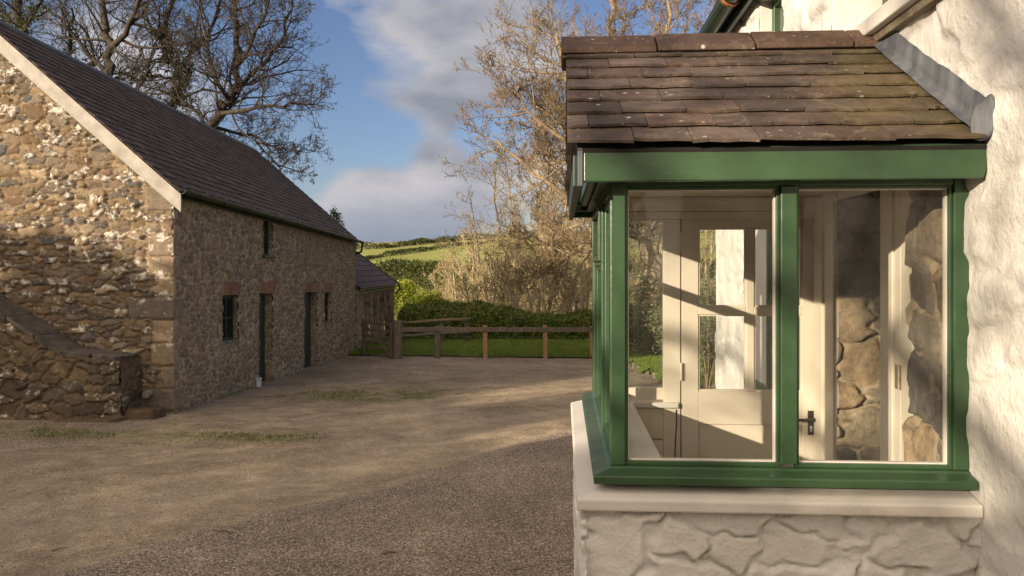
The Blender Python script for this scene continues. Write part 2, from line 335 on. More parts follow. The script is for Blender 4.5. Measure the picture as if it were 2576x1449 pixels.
# yard
TR = np.array([(-9, -2), (-5.2, 2.6), (-3.2, 5.2), (-2.5, 6.5), (-1.55, 7.6), (-1.0, 9.0), (-.2, 10.3), (.9, 11.6), (3, 13), (12, 15)])
def track_side(x, y):      # >0 on the loose gravel side
    best = np.full(np.shape(x), 1e9); sg = np.zeros(np.shape(x))
    for (ax, ay), (bx, by) in zip(TR[:-1], TR[1:]):
        dx, dy = bx-ax, by-ay; t = np.clip(((x-ax)*dx+(y-ay)*dy)/(dx*dx+dy*dy), 0, 1)
        ex, ey = x-ax-t*dx, y-ay-t*dy; d = np.hypot(ex, ey); s = np.sign(dy*ex-dx*ey); k = d < best
        best = np.where(k, d, best); sg = np.where(k, s, sg)
    return best*sg
def yard_attr(X, Y):
    ts = track_side(X, Y); g = np.clip(.5+ts/.5, 0, 1)
    far = np.clip((Y-14.5)/3, 0, 1); g = np.maximum(g, far*.8)
    wallside = np.clip((-5.0-X)/1.0, 0, 1)*np.clip((Y-6)/4, 0, 1)
    moss = np.exp(-((Y-10.2-.15*X*0)/.45)**2)*(X < -3.2)*.75+np.exp(-(((Y-14.3)/.7)**2+((X+3.4)/1.2)**2))*.8+.28*np.exp(-((Y-18)/2.2)**2)
    moss = moss*(.35+1.2*fbm(X*1.5, Y*1.5, 9))
    band = np.clip(1-np.abs(ts+1.2+.35*np.sin(X*.8))/.7, 0, 1)*.8+np.clip(1-np.abs(ts+2.9)/.5, 0, 1)*.55
    for o_ in (-.25, -1.75, -3.6, -5.0): band = band+np.exp(-((ts-o_+.25*np.sin(X*.5+o_))/.16)**2)*.5
    return np.stack([np.maximum(g, wallside*.7), moss, np.clip(band, 0, 1), np.ones_like(X)], -1)
def yard_h(X, Y):
    ts = track_side(X, Y); loose = np.clip(.5+ts/.5, 0, 1)
    rut = -.018*np.exp(-((ts+1.2)/.28)**2)-.018*np.exp(-((ts+2.9)/.28)**2)
    return yard_z(Y)+.012+loose*(.03+.02*fbm(X*2.2, Y*2.2, 4))+.02*(fbm(X*.9, Y*.9, 5)-.5)+rut
def gravelmat():
    m = M('yard_gravel'); r, g, b = m.attr('sc')[:3]
    lo = m.math('ADD', r, m.math('MULTIPLY', m.math('SUBTRACT', m.noise(2.6, 8, .75), .5), 1.1))
    lo = m.ramp(lo, [(.40, 0.0), (.60, 1.0)])
    vs = m.n('ShaderNodeTexVoronoi', feature='F1'); vs.inputs['Scale'].default_value = 80; m.l(m.pos, vs.inputs['Vector'])
    sp = m.n('ShaderNodeSeparateColor'); m.l(vs.outputs['Color'], sp.inputs[0])
    peb = m.ramp(sp.outputs[0], [(0, (.12,.10,.08)), (.3, (.24,.195,.155)), (.6, (.34,.28,.225)), (.85, (.44,.37,.30)), (1, (.58,.51,.43))])
    peb = m.mix(m.ramp(vs.outputs['Distance'], [(.25, 0.0), (.75, .8)]), peb, (.045,.035,.027))
    fine = m.ramp(m.noise(3.0, 10, .8), [(.30, (.145,.115,.082)), (.50, (.215,.175,.125)), (.70, (.30,.25,.185))])
    v2 = m.voro(85, out='Color'); s2 = m.n('ShaderNodeSeparateColor'); m.l(v2, s2.inputs[0])
    v3 = m.voro(34, out='Color'); s3 = m.n('ShaderNodeSeparateColor'); m.l(v3, s3.inputs[0]); v4 = m.voro(34)
    fine = m.mix(m.math('MULTIPLY', m.ramp(s3.outputs[0], [(.80, 0.0), (.82, .8)]), m.ramp(v4, [(.22, 1.0), (.34, 0.0)])), fine, m.ramp(s3.outputs[1], [(0, (.10,.08,.06)), (.6, (.30,.25,.19)), (1, (.48,.42,.34))]))
    fine = m.mix(.75, fine, m.ramp(s2.outputs[1], [(0, .45), (.6, 1.0), (.93, 1.25), (1, 2.0)]), 'MULTIPLY')
    fine = m.mix(m.math('MULTIPLY', b, m.ramp(m.noise(1.7, 6, .7), [(.3, .15), (.7, .8)])), fine, (.34,.29,.215))
    col = m.mix(lo, fine, peb)
    mo = m.math('MULTIPLY', g, m.ramp(m.noise(7, 8, .75), [(.40, 0.0), (.62, 1.3)]), clamp=True)
    col = m.mix(mo, col, (.085,.095,.02))
    big = m.mix(1.0, m.ramp(m.noise(.45, 5, .6), [(.3, .72), (.7, 1.18)]), m.ramp(m.noise(1.6, 8, .7, .6), [(.34, .74), (.66, 1.2)]), 'MULTIPLY'); col = m.mix(1.0, col, big, 'MULTIPLY'); col = m.mix(1.0, col, (1.80, 1.70, 1.55), 'MULTIPLY')
    h = m.mix(lo, m.noise(55, 5, .7), m.math('SUBTRACT', 1.0, vs.outputs['Distance']))
    return m.done(col, .95, m.bump(h, .014, 1, m.bump(m.noise(5, 6, .65), .035)), .15)
LE = [(-30, 23.35), (-4.9, 23.35), (.81, 22.95), (1.35, 21.4), (1.68, 20.2), (2.08, 16.9), (2.9, 15.5), (5, 13.2), (9, 11.5), (30, 10)]
def lawn_y(x): return np.interp(x, [p[0] for p in LE], [p[1] for p in LE])
gridmesh('gravel_yard', np.arange(-12, 9.01, .09), np.arange(1.0, 24.2, .09), yard_h, gravelmat(), 'structure', attrf=yard_attr)
def lawnmat():
    m = M('lawn_grass'); col = m.ramp(m.noise(1.6, 8, .7), [(.3, (.13,.20,.022)), (.5, (.19,.27,.035)), (.7, (.26,.33,.055))])
    col = m.mix(m.ramp(m.noise(30, 5, .7), [(.4, 0.0), (.65, .6)]), col, (.05,.085,.012))
    return m.done(col, .9, m.bump(m.noise(18, 8, .8), .06), .15)
M_lawn = lawnmat()
def lawn_h(x, y):
    e = np.clip((y-lawn_y(x))/.25, 0, 1); rise = np.where(x > .9, .13, .03)
    return terr(x, y)+.012+e*rise+.04*fbm(x*2, y*2, 2)
gridmesh('lawn', np.arange(-30, 31, .25), np.arange(9.6, 36, .12), lawn_h, M_lawn, 'structure', cut=lambda x, y: y > lawn_y(x)-.12)
def blades(name, pts, h0, h1, w, m, label=None, seed=1):
    r = np.random.RandomState(seed); n = len(pts); a = r.rand(n)*6.283; h = h0+(h1-h0)*r.rand(n); lean = (r.rand(n, 2)-.5)*.7*h[:, None]
    dx = np.cos(a)*w; dy = np.sin(a)*w
    V = np.empty((n, 3, 3)); V[:, 0] = pts-np.stack([dx, dy, 0*dx], 1); V[:, 1] = pts+np.stack([dx, dy, 0*dx], 1)
    V[:, 2] = pts+np.concatenate([lean, h[:, None]], 1)
    me = fastmesh(name, V.reshape(-1, 3), np.arange(3*n).reshape(n, 3)); o = link(name, me, m); tag(o, label, name.replace('_', ' ') if label else None, kind='stuff'); return o
n = 42000; px_ = NR.uniform(-6.5, 7, n); py_ = lawn_y(px_)+NR.rand(n)**1.6*8
blades('grass', np.stack([px_, py_, lawn_h(px_, py_)], 1), .03, .085, .008, M_lawn, 'short green grass covering the lawn beyond the post and rail fence')
n = 5200; k = NR.rand(n) < .5; tx_ = np.where(k, NR.uniform(-9, -3, n), NR.uniform(-5, -2.2, n)); ty_ = np.where(k, 10.2+NR.normal(size=n)*.30, 14.3+NR.normal(size=n)*.5)
k = fbm(tx_*1.5, ty_*1.5, 9) > .47; tx_, ty_ = tx_[k], ty_[k]; nb = 900; bb = NR.rand(nb)*12; bx = -5.93-.0297*bb+np.abs(NR.normal(size=nb))*.05; by = 11.95+bb; k2 = fbm(bb*1.6, bb*0, 12) > .5
tx_ = np.concatenate([tx_, bx[k2]]); ty_ = np.concatenate([ty_, by[k2]])
blades('grass_tufts', np.stack([tx_, ty_, yard_h(tx_, ty_)], 1), .012, .05, .005, M_lawn, 'low tufts of grass and weed growing in the gravel and along the barn foot', 3)
# lawn edging stones on the right (seen through the porch glass)
eb = thing('stone_edging', 'low rough stone edging along the raised lawn, seen through the porch glass', 'stone edging', (2.0, 17, -.6))
mb = MB(); x = 1.3; r_ = random.Random(3)
while x < 6:
    w = r_.uniform(.06, .13); y = float(lawn_y(x)); z = float(yard_z(y)); mb = MB(); mb.obox((x, y-.16+r_.uniform(-.03, .03), z-.05), (w, r_.uniform(-.05, .05), 0), (0, .26, 0), (r_.uniform(-.02, .02), .02, r_.uniform(.14, .22))); x += w*.9; mb.build('edging_stone', M_quoin, eb, bevel=.02)
# pebbles
def pebbles(name, P, s0, s1, m, label):
    n = len(P); s = NR.uniform(s0, s1, n); th = NR.rand(n)*6.28
    base = np.array([(1,0,0),(.3,.8,0),(-.8,.5,0),(-.7,-.6,0),(.4,-.8,0),(0,0,.75),(0.1,0,-.5)])
    V = np.repeat(base[None], n, 0)*(1+.5*(NR.rand(n, 7, 1)-.5)); c, sn = np.cos(th)[:, None], np.sin(th)[:, None]
    X = V[..., 0]*c-V[..., 1]*sn*.7; Y = V[..., 0]*sn+V[..., 1]*c*.7; V = np.stack([X, Y, V[..., 2]*.7], -1)*s[:, None, None]+P[:, None]
    f = np.array([(0,1,5),(1,2,5),(2,3,5),(3,4,5),(4,0,5),(1,0,6),(2,1,6),(3,2,6),(4,3,6),(0,4,6)])
    F = (f[None]+7*np.arange(n)[:, None, None]).reshape(-1, 3); me = fastmesh(name, V.reshape(-1, 3), F)
    a = me.color_attributes.new('sc', 'FLOAT_COLOR', 'POINT'); c = np.zeros((n, 7, 4), np.float32); c[..., 0] = NR.rand(n)[:, None]; c[..., 3] = 1
    a.data.foreach_set('color', c.ravel()); o = link(name, me, m); return tag(o, label, 'gravel', kind='stuff')
def pebmat():
    m = M('pebble'); r = m.attr('sc')[0]
    return m.done(m.ramp(r, [(0, (.14,.11,.09)), (.35, (.28,.225,.175)), (.65, (.40,.33,.265)), (.9, (.52,.44,.36)), (1, (.68,.60,.52))]), .9, None, .2)
n = 130000; X = NR.uniform(-4.5, 2.2, n); Y = 3.2+NR.rand(n)**1.4*9; ts = track_side(X, Y); k = (ts+.35*(fbm(X*3, Y*3, 8)-.5)*2 > NR.rand(n)**2*.5-.15)
X, Y = X[k], Y[k]; pebbles('loose_gravel', np.stack([X, Y, yard_h(X, Y)+.003], 1), .004, .0095, pebmat(), 'loose pinkish brown gravel banked along the edge of the worn track')
n = 60000; X = NR.uniform(-7, 2.5, n); Y = 4+NR.rand(n)**1.5*14; k = fbm(X*1.3, Y*1.3, 31) > .30+.25*NR.rand(n); X, Y = X[k], Y[k]
pebbles('scattered_pebbles', np.stack([X, Y, yard_h(X, Y)+.002], 1), .003, .009, pebmat(), 'sparse small stones scattered on the worn dirt track')
# ------------------------------------------------------------------ rubble walls
def rubble(name, org, ud, nd, W, H, step, su, sv, m, parent, relief=.03, holes=(), top=None, shear=0, seed=1, keep=.75, mort=.16, quoin=None, bot=None, tilt=.5, lump=0, vert=False):
    org, ud, nd = Vector(org), Vector(ud).normalized(), Vector(nd).normalized()
    us = np.arange(0, W+step*.5, step); vs = np.arange(0, H+step*.5, step)
    for a, b, c, d in holes:      # snap grid lines to hole edges
        for e in (a, b): us[np.argmin(abs(us-e))] = e
        for e in (c, d): vs[np.argmin(abs(vs-e))] = e
    U, V = np.meshgrid(us, vs)
    cu, cv = (U, V)
    wu = cu+.35*su*((fbm(cu/su*.8, cv/sv*.8, seed+40)-.5)*1.6+.8*(vnoise(cu/su*4, cv/sv*4, seed+41)-.5)); wv = cv+.4*sv*((fbm(cu/su*.7, cv/sv*.7, seed+50)-.5)*2.2+.7*(vnoise(cu/su*4.3, cv/sv*4.3, seed+51)-.5))
    gu, gv = wu/su, wv/sv
    iv = np.floor(gv).astype(np.int64); f1 = np.full(U.shape, 9e9); f2 = f1.copy(); r1 = np.zeros(U.shape); r2 = r1.copy(); tx = r1.copy()
    for dv in range(-2, 3):
        row = iv+dv; off = .5*(row & 1); iu = np.floor(gu-off).astype(np.int64)
        for du in range(-2, 3):
            c = iu+du; px = c+off+.15+.7*_h(c, row, seed); py = row+.2+.6*_h(c, row, seed+1)
            alive = _h(c, row, seed+2) < keep
            sc = .8+.5*_h(c, row, seed+6)
            d = np.where(alive, np.maximum(np.abs(gu-px), np.abs(gv-py))*.55+np.hypot(gu-px, gv-py)*.5, 1e9)*sc
            n1_ = d < f1; f2 = np.where(n1_, f1, np.minimum(f2, d)); f1 = np.where(n1_, d, f1)
            r1 = np.where(n1_, _h(c, row, seed+3), r1); r2 = np.where(n1_, _h(c, row, seed+4), r2)
            tx = np.where(n1_, (gu-px)*(_h(c, row, seed+5)-.5)+(gv-py)*(_h(c, row, seed+7)-.5), tx)
    e = f2-f1; k = np.clip(e/mort, 0, 1); k = k*k*(3-2*k)
    h = relief*(k*(.45+.9*r2)+tilt*tx*k)+relief*.25*(fbm(U/su*3, V/sv*3, seed+9)-.5)+lump*(fbm(U*1.3, V*1.3, seed+12)-.5)
    mo = 1-np.clip(e/mort*1.15, 0, 1)
    if quoin:                      # (side 'L'/'R', width) dressed corner blocks
        side, qw, qh = quoin; V_ = V+.30*(vnoise(V*1.1, 0*V, 3)-.5)+.02*(vnoise(U*6, V*6, 8)-.5); q = np.floor(V_/qh); wq = .025*(vnoise(U*9, V*9, 4)-.5)+qw*(.5+.9*_h(q.astype(np.int64), q.astype(np.int64)*0, 77)); wq = np.where(q % 2 == 0, wq*1.2, wq*.62)
        dd = wq-(U if side == 'L' else W-U); fr = (V_/qh) % 1; inq = (dd > 0) & (_h(q.astype(np.int64), q.astype(np.int64)*0, 99) > .12)
        eq = np.minimum(np.abs(dd), np.minimum(fr, 1-fr)*qh); kq = np.clip(eq/.025, 0, 1)
        h = np.where(inq, relief*.9*kq+.006*(fbm(U*12, V*12, 5)-.5), h); r1 = np.where(inq, .46+.30*_h(q.astype(np.int64), q.astype(np.int64)*0, 5), r1); mo = np.where(inq, 1-kq, mo)
    P = np.array(org)[None, None]+U[..., None]*np.array(ud)+h[..., None]*np.array(nd); P[..., 2] += V+shear*U
    ny, nx = U.shape; i = np.arange(nx*ny).reshape(ny, nx)
    F = np.stack([i[:-1, :-1], i[:-1, 1:], i[1:, 1:], i[1:, :-1]], -1)
    uc = (U[:-1, :-1]+U[1:, 1:])/2; vc = (V[:-1, :-1]+V[1:, 1:])/2; ok = np.ones(uc.shape, bool)
    for a, b, c, d in holes: ok &= ~((uc > a) & (uc < b) & (vc > c) & (vc < d))
    if top is not None: ok &= vc < top(uc)
    if bot is not None: ok &= vc > bot(uc)
    F = F[ok]
    if ud.cross(Vector((0, 0, 1))).dot(nd) < 0: F = F[:, ::-1]
    me = fastmesh(name, P.reshape(-1, 3), F)
    at_ = me.color_attributes.new('sc', 'FLOAT_COLOR', 'POINT')
    at_.data.foreach_set('color', np.stack([r1, r2, mo, np.ones_like(r1)], -1).astype(np.float32).ravel())
    return link(name, me, m, parent, smooth=True)
def slates(name, org, ud, sd, U, Sl, w, ex, th, m, parent, seed=1, jit=.004, edge=0, ln=None, rag=0, vary=.15):
    """courses of slates from the eave up"""
    r = random.Random(seed); org, ud, sd = Vector(org), Vector(ud).normalized(), Vector(sd).normalized(); nd = ud.cross(sd)
    if nd.z < 0: nd = -nd
    mb = MB(); cols = []; rows = int(round(Sl/ex)); ln = ln or ex*1.55
    for k in range(rows):
        x = -(w*.5 if k % 2 else 0)+r.uniform(-.01, .01)*(w/.2)
        s0 = k*ex
        while x < U-.004:
            ww = w*r.uniform(1-vary, 1+vary); a = max(x, 0)+.0012; b = min(x+ww, U)-.0012
            if U-b < w*.25: b = U-.0012; ww = U-x+.01
            if b-a > .015:
                j0, j1 = r.uniform(-jit, jit), r.uniform(-jit, jit); l = min(ln, Sl-s0+.02); lift = th*(2.0 if ln > ex else 1)+r.uniform(0, jit)
                nb = 5 if rag else 2
                ts = [i/(nb-1) for i in range(nb)]
                bot = [org+ud*(a+(b-a)*t)+sd*(s0+j0+(j1-j0)*t+(r.uniform(-rag, rag) if rag else 0))+nd*lift for t in ts]
                topv = [org+ud*(a+(b-a)*t)+sd*(s0+l)+nd*(.001) for t in ts]
                up = [p+nd*(th*r.uniform(.8, 1.2)) for p in bot]; upt = [p+nd*th for p in topv]
                vs = bot+topv+up+upt; n = nb; fs = []
                for i in range(n-1):
                    fs += [(2*n+i, 2*n+i+1, 3*n+i+1, 3*n+i), (i, i+1, 2*n+i+1, 2*n+i), (i+1, i, n+i, n+i+1)]
                fs += [(0, 2*n, 3*n, n), (n-1, 2*n-1, 4*n-1, 3*n-1)]
                mb.add(vs, fs); cols += [(r.random(), r.random(), 0, 1)]*len(vs)
            x += ww
    me = bpy.data.meshes.new(name); me.from_pydata(mb.v, [], mb.f)
    a = me.color_attributes.new('sc', 'FLOAT_COLOR', 'POINT'); a.data.foreach_set('color', np.array(cols, np.float32).ravel())
    return link(name, me, m, parent)
def bricks(name, org, ud, nd, W, H, n, m, parent, shear=0, proud=.012):
    mb = MB(); cols = []; org, ud, nd = Vector(org), Vector(ud), Vector(nd); w = W/n; up = Vector((0, 0, 1))
    for i in range(n):
        p = org+ud*(i*w+.004)+up*(shear*i*w)+nd*rnd.uniform(-.003, .003); mb.obox(p-nd*.12, ud*(w-.008), nd*(.12+proud), up*(H+rnd.uniform(-.01, .006))); cols += [(rnd.random(), 0, 0, 1)]*8
    mb.obox(org-nd*.11, ud*W+up*shear*W, nd*(.105+proud), up*(H-.006)); cols += [(0, 0, 1, 1)]*8
    me = bpy.data.meshes.new(name); me.from_pydata(mb.v, [], mb.f); a = me.color_attributes.new('sc', 'FLOAT_COLOR', 'POINT'); a.data.foreach_set('color', np.array(cols, np.float32).ravel())
    return link(name, me, m, parent)
Z = Vector((0, 0, 1))
# ------------------------------------------------------------------ barn
be = R(1.7); FB = Vector((-math.sin(be), math.cos(be), 0)); RB = Vector((math.cos(be), math.sin(be), 0)); B0 = Vector((-5.938, 11.953, -.50)); SH = -.0305
def bp(a, b, c): return B0+RB*a+FB*b+Z*(c+SH*b)
barn = thing('stone_barn', 'long two storey stone barn with dark slate roof and pale barge board', 'barn', B0+RB*-3+FB*6)
EV = 3.47; PIT = .87; RX = -3.12; LEN = 12.26
op = [(4.0, 4.6, 2.66, 3.55), (1.93, 2.66, 1.04, 1.87), (3.79, 4.58, -.0, 1.90), (6.90, 7.96, .0, 1.92), (8.71, 9.36, 1.12, 1.92)]
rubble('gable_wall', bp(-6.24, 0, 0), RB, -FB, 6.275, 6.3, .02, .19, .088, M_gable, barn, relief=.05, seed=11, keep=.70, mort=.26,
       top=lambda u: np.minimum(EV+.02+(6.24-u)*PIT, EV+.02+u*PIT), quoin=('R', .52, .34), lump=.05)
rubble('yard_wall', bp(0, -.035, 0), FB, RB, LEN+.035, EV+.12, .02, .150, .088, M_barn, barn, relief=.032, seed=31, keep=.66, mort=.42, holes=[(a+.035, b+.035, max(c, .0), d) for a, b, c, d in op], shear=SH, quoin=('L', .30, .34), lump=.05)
mb = MB(); mb.obox(bp(-.5, LEN-.02, -.3), -RB*5.7, FB*.03, Z*(EV+.3)); mb.build('rear_gable_wall', M_barn, barn)
mb = MB(); mb.obox(bp(-6.2, .1, -.2), RB*.05, FB*12+Z*SH*12, Z*3.7)
mb.prism([bp(-6.1, .25, EV), bp(-.2, .25, EV), bp(RX, .25, EV+2.5)], FB*.1); mb.prism([bp(-6.1, 12.1, EV), bp(-.2, 12.1, EV), bp(RX, 12.1, EV+2.5)], FB*.1)
mb.build('back_wall', M_barn, barn)
def opening(a, b, c, d, kind):
    dp = .15
    mb = MB(); cols = 0
    # stone reveals
    for (u0, ud_) in ((a, 1), (b, -1)):
        o = rubble('reveal', bp(-dp, u0, c)+RB*0, RB, FB*ud_, dp+.012, d-c, .02, .2, .16, M_barn, barn, relief=.02, seed=int(u0*10)+3, keep=.9, mort=.2)
    mb.obox(bp(-dp-.1, a, c-.04), RB*(dp+.13), FB*(b-a)+Z*SH*(b-a), Z*.05)
    mb.build('threshold' if kind == 'door' else 'window_sill', M_quoin, barn, bevel=.008)
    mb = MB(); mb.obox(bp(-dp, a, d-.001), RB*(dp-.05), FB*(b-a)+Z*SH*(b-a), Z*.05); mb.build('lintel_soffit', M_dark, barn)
    w = b-a
    mb = MB(); t = .06; x0 = -dp+.0
    if kind == 'door':
        d_ = MB(); nb = 5
        for i in range(nb): d_.obox(bp(x0-.01, a+.03+i*(w-.06)/nb+.004, c+.02), RB*.03, FB*((w-.06)/nb-.008), Z*(d-c-.04))
        do = d_.build('door', M_dgreen, barn, bevel=.003)
        h = MB(); h.tube([bp(x0+.02, a+.12, c+.95), bp(x0+.07, a+.12, c+.97), bp(x0+.07, a+.12, c+1.05), bp(x0+.02, a+.12, c+1.07)], .012, 6); h.build('door_handle', M_nickel, do)
    else:
        fo = MB()
        for (p, q, r, s_) in ((a, a+t, c, d), (b-t, b, c, d), (a+t, b-t, c, c+t), (a+t, b-t, d-t, d), ((a+b)/2-.02, (a+b)/2+.02, c+t, d-t), (a+t, (a+b)/2-.02, (c+d)/2-.015, (c+d)/2+.015), ((a+b)/2+.02, b-t, (c+d)/2-.015, (c+d)/2+.015)):
            fo.obox(bp(x0+.02, p, r), RB*.06, FB*(q-p)+Z*SH*(q-p), Z*(s_-r))
        w_ = fo.build('window', M_dgreen, barn, bevel=.003)
        g = MB(); g.obox(bp(x0+.04, a+t, c+t), RB*.005, FB*(w-2*t)+Z*SH*(w-2*t), Z*(d-c-2*t)); g.build('pane', M_glass, w_)
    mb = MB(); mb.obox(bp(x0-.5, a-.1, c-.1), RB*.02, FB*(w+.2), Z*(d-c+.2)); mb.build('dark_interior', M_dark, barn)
for (a, b, c, d), kd in zip(op, ('window', 'window', 'door', 'door', 'window')): opening(a, b, c, d, kd)
for (a, b, c, h, n_) in ((1.92, 2.70, 1.87, .24, 7), (3.82, 4.68, 1.90, .24, 8), (6.90, 8.14, 1.92, .24, 11), (8.71, 9.40, 1.92, .24, 6)):
    bricks('brick_lintel', bp(.035, a, c), FB, RB, b-a, h, n_, M_brick, barn, SH)
mb = MB(); mb.obox(bp(-.02, 3.98, 2.62), RB*.09, FB*.66, Z*.05); mb.build('upper_sill', M_dgreen, barn, bevel=.006)
# roof
sl_ = math.hypot(1, PIT); up_r = (RB*-1+Z*PIT).normalized(); up_l = (RB+Z*PIT).normalized()
eo = bp(.16, -.10, EV-.16*PIT+.10); RL = (3.12+.16)*sl_
slates('roof_slates', eo, FB+Z*SH, up_r, LEN+.2, RL, .26, .195, .008, M_bslate, barn, seed=5, jit=.006)
slates('rear_roof_slates', bp(2*RX-.16, -.10, EV-.16*PIT+.10), FB+Z*SH, up_l, LEN+.2, RL, .5, .40, .008, M_bslate, barn, seed=6)
rz = EV+3.12*PIT+.10
mb = MB()
for i in range(28):
    b0 = -.12+i*.447; mb.prism([bp(RX-.14, b0, rz-.07), bp(RX, b0, rz+.035), bp(RX+.14, b0, rz-.07), bp(RX+.14, b0, rz-.10), bp(RX, b0, rz), bp(RX-.14, b0, rz-.10)], FB*.44+Z*SH*.44)
mb.build('ridge_tiles', M_lead, barn)
mb = MB()
for s_ in (1, -1):
    e = bp(.17 if s_ > 0 else 2*RX-.17, -.085, EV-.17*PIT+.085); u = (up_r if s_ > 0 else up_l)*RL
    mb.hexa([e-Z*.0, e-Z*.27+(RB*-.27 if s_ > 0 else RB*.27)*0, e-Z*.27+FB*.03, e+FB*.03, e+u, e+u-Z*.27, e+u-Z*.27+FB*.03, e+u+FB*.03])
mb.build('barge_board', M_board, barn)
mb = MB(); mb.obox(bp(.03, -.05, EV-.10), RB*.025, FB*(LEN+.1)+Z*SH*(LEN+.1), Z*.16); mb.build('fascia_board', M_dgreen, barn)
def gutter(name, p, vec, side, r, m, parent, joints=8, jm=None):
    mb = MB(); L_ = Vector(vec); n = 8; side = Vector(side)
    for R0, t0, L0 in [(r, 0, L_)]:
        pts = [side*(math.cos(math.pi*i/n)*R0)-Z*(math.sin(math.pi*i/n)*R0) for i in range(n+1)]; ins = [q*.9 for q in pts]
        prof = pts+ins[::-1]
        for i in range(n): mb.prism([p+pts[i], p+pts[i+1], p+ins[i+1], p+ins[i]], L_)
    g = mb.build(name, m, parent)
    for j in range(joints):
        q = p+L_*((j+.5)/joints); jb = MB()
        for i in range(n): jb.prism([q+pts[i]*1.14, q+pts[i+1]*1.14, q+pts[i+1]*.99, q+pts[i]*.99], L_.normalized()*.04)
        jb.build('gutter_joint', jm or m, g)
    return g
gutter('gutter', bp(.20, -.12, EV+.0), FB*(LEN+.25)+Z*SH*(LEN+.25), RB, .062, M_gutter, barn, 12)
mb = MB(); mb.tube([bp(.20, LEN+.08, EV-.05), bp(.20, LEN+.08, EV-.16), bp(.17, LEN+.12, EV-.3), bp(.0, LEN+.12, EV-.38)], .035, 8); mb.build('downpipe', M_gutter, barn, smooth=True)
# drain, kerb stone and white block
def stoneblock(name, c, sx, sy, sz, m, label, cat, parent=None, seed=1):
    me = bpy.data.meshes.new(name); import bmesh
    bm = bmesh.new(); bmesh.ops.create_cube(bm, size=1); bmesh.ops.subdivide_edges(bm, edges=bm.edges[:], cuts=6, use_grid_fill=True)
    for v in bm.verts:
        q = v.co.copy(); q = q*(1-.16*(q.length**2-.25)); p = Vector((q.x*sx, q.y*sy, q.z*sz)); v.co = p+Vector(mnoise.noise_vector(p*6+Vector((seed, 0, 0))))*.035
    bm.to_mesh(me); bm.free(); me.transform(Matrix.Translation(Vector(c))); o = link(name, me, m, parent, loc=None if parent else c, smooth=True)
    return tag(o, label, cat) if label else o
stoneblock('stone_step', bp(-.22, -.42, .10), .46, .42, .24, M_stair, 'low dark stone block at the foot of the barn corner beside the stair wall', 'stone block', seed=4)
dp = MB(); dp.tube([bp(-.33, .05, .40), bp(-.33, -.16, .38)], .055, 12); o = dp.build('drain_pipe', simple('grey_clay', (.20,.18,.16), (.33,.30,.27), 10), None, loc=bp(-.33, 0, .39), smooth=False)
tag(o, 'short grey drain pipe poking out of the barn wall above the low stone block', 'pipe')
mb = MB(); mb.obox(bp(.06, 3.5, 0.01), RB*.07, FB*.10, Z*.20); mb.obox(bp(.05, 3.48, .21), RB*.09, FB*.14, Z*.025); o = mb.build('white_marker', simple('white_plastic', (.6,.6,.62), (.75,.75,.77), 4), None, loc=bp(.09, 3.55, 0), bevel=.01)
tag(o, 'small white block standing at the foot of the wall beside the first barn door', 'marker')
# stair parapet in front of the gable
st = thing('stair_wall', 'dark rubble stone parapet of an outside stair, sloping down towards the barn corner', 'stair wall', bp(-2.5, -.5, 0))
def stair_top(u): return np.interp(u, [0, 5.4-.86, 5.4-.36, 5.47], [1.02+(5.4-.86)*.655, 1.02, .98, .93])+0*u
rubble('front_face', bp(-5.9, -.66, 0), RB, -FB, 5.46, 4.0, .02, .24, .15, M_stair, st, relief=.05, seed=71, keep=.8, mort=.2, top=stair_top, lump=.10)
rubble('end_face', bp(-.48, -.66, 0), FB, RB, .62, .95, .02, .24, .15, M_stair, st, relief=.04, seed=72, keep=.8, mort=.2)
mb = MB(); r_ = random.Random(2)
us = np.arange(0, 5.42, .42)
for u0 in us:
    u1 = min(u0+.40, 5.40); z0, z1 = float(stair_top(u0)), float(stair_top(u1)); j = r_.uniform(-.02, .02)
    mb.hexa([bp(-5.9+u0, -.70+j, z0-.03), bp(-5.9+u1, -.70+j, z1-.03), bp(-5.9+u1, .02, z1-.03), bp(-5.9+u0, .02, z0-.03), bp(-5.9+u0, -.70+j, z0+.06), bp(-5.9+u1, -.70+j, z1+.05), bp(-5.9+u1, .02, z1+.05), bp(-5.9+u0, .02, z0+.06)])
mb.build('coping', simple('lichened_slate_coping', (.045,.038,.03), (.16,.13,.10), 7, .9, .015, 20), st, bevel=.012)
stoneblock('footing_stone', bp(-.85, -.72, .04), .95, .35, .16, M_stair, None, None, st, 8)
# ------------------------------------------------------------------ lean-to beyond the barn
lt = thing('stone_outbuilding', 'low single storey stone outbuilding with a purple slate roof beyond the barn', 'outbuilding', bp(-2, 15.5, -.4))
def lp(a, b, z): q = B0+RB*a+FB*b; return Vector((q.x, q.y, z))
ZB = -1.15; EL = 1.16
lo = [(13.55, 14.30, -.92, .70), (14.82, 15.38, -.05, .70), (16.0, 16.9, -.92, .76), (17.35, 17.89, -.05, .76)]
rubble('front_wall', lp(0, LEN, ZB), FB, RB, 18.8-LEN, EL-ZB, .025, .24, .14, M_barn, lt, relief=.03, seed=51, keep=.85, mort=.2, holes=[(a-LEN, b-LEN, c-ZB, d-ZB) for a, b, c, d in lo], quoin=('R', .3, .3))
mb = MB(); mb.obox(lp(-4.2, 18.72, ZB), RB*4.2, FB*.06, Z*(EL-ZB)); mb.prism([lp(-4.2, 18.72, EL), lp(0, 18.72, EL), lp(-2.1, 18.72, EL+1.5)], FB*.06); mb.build('end_wall', M_barn, lt)
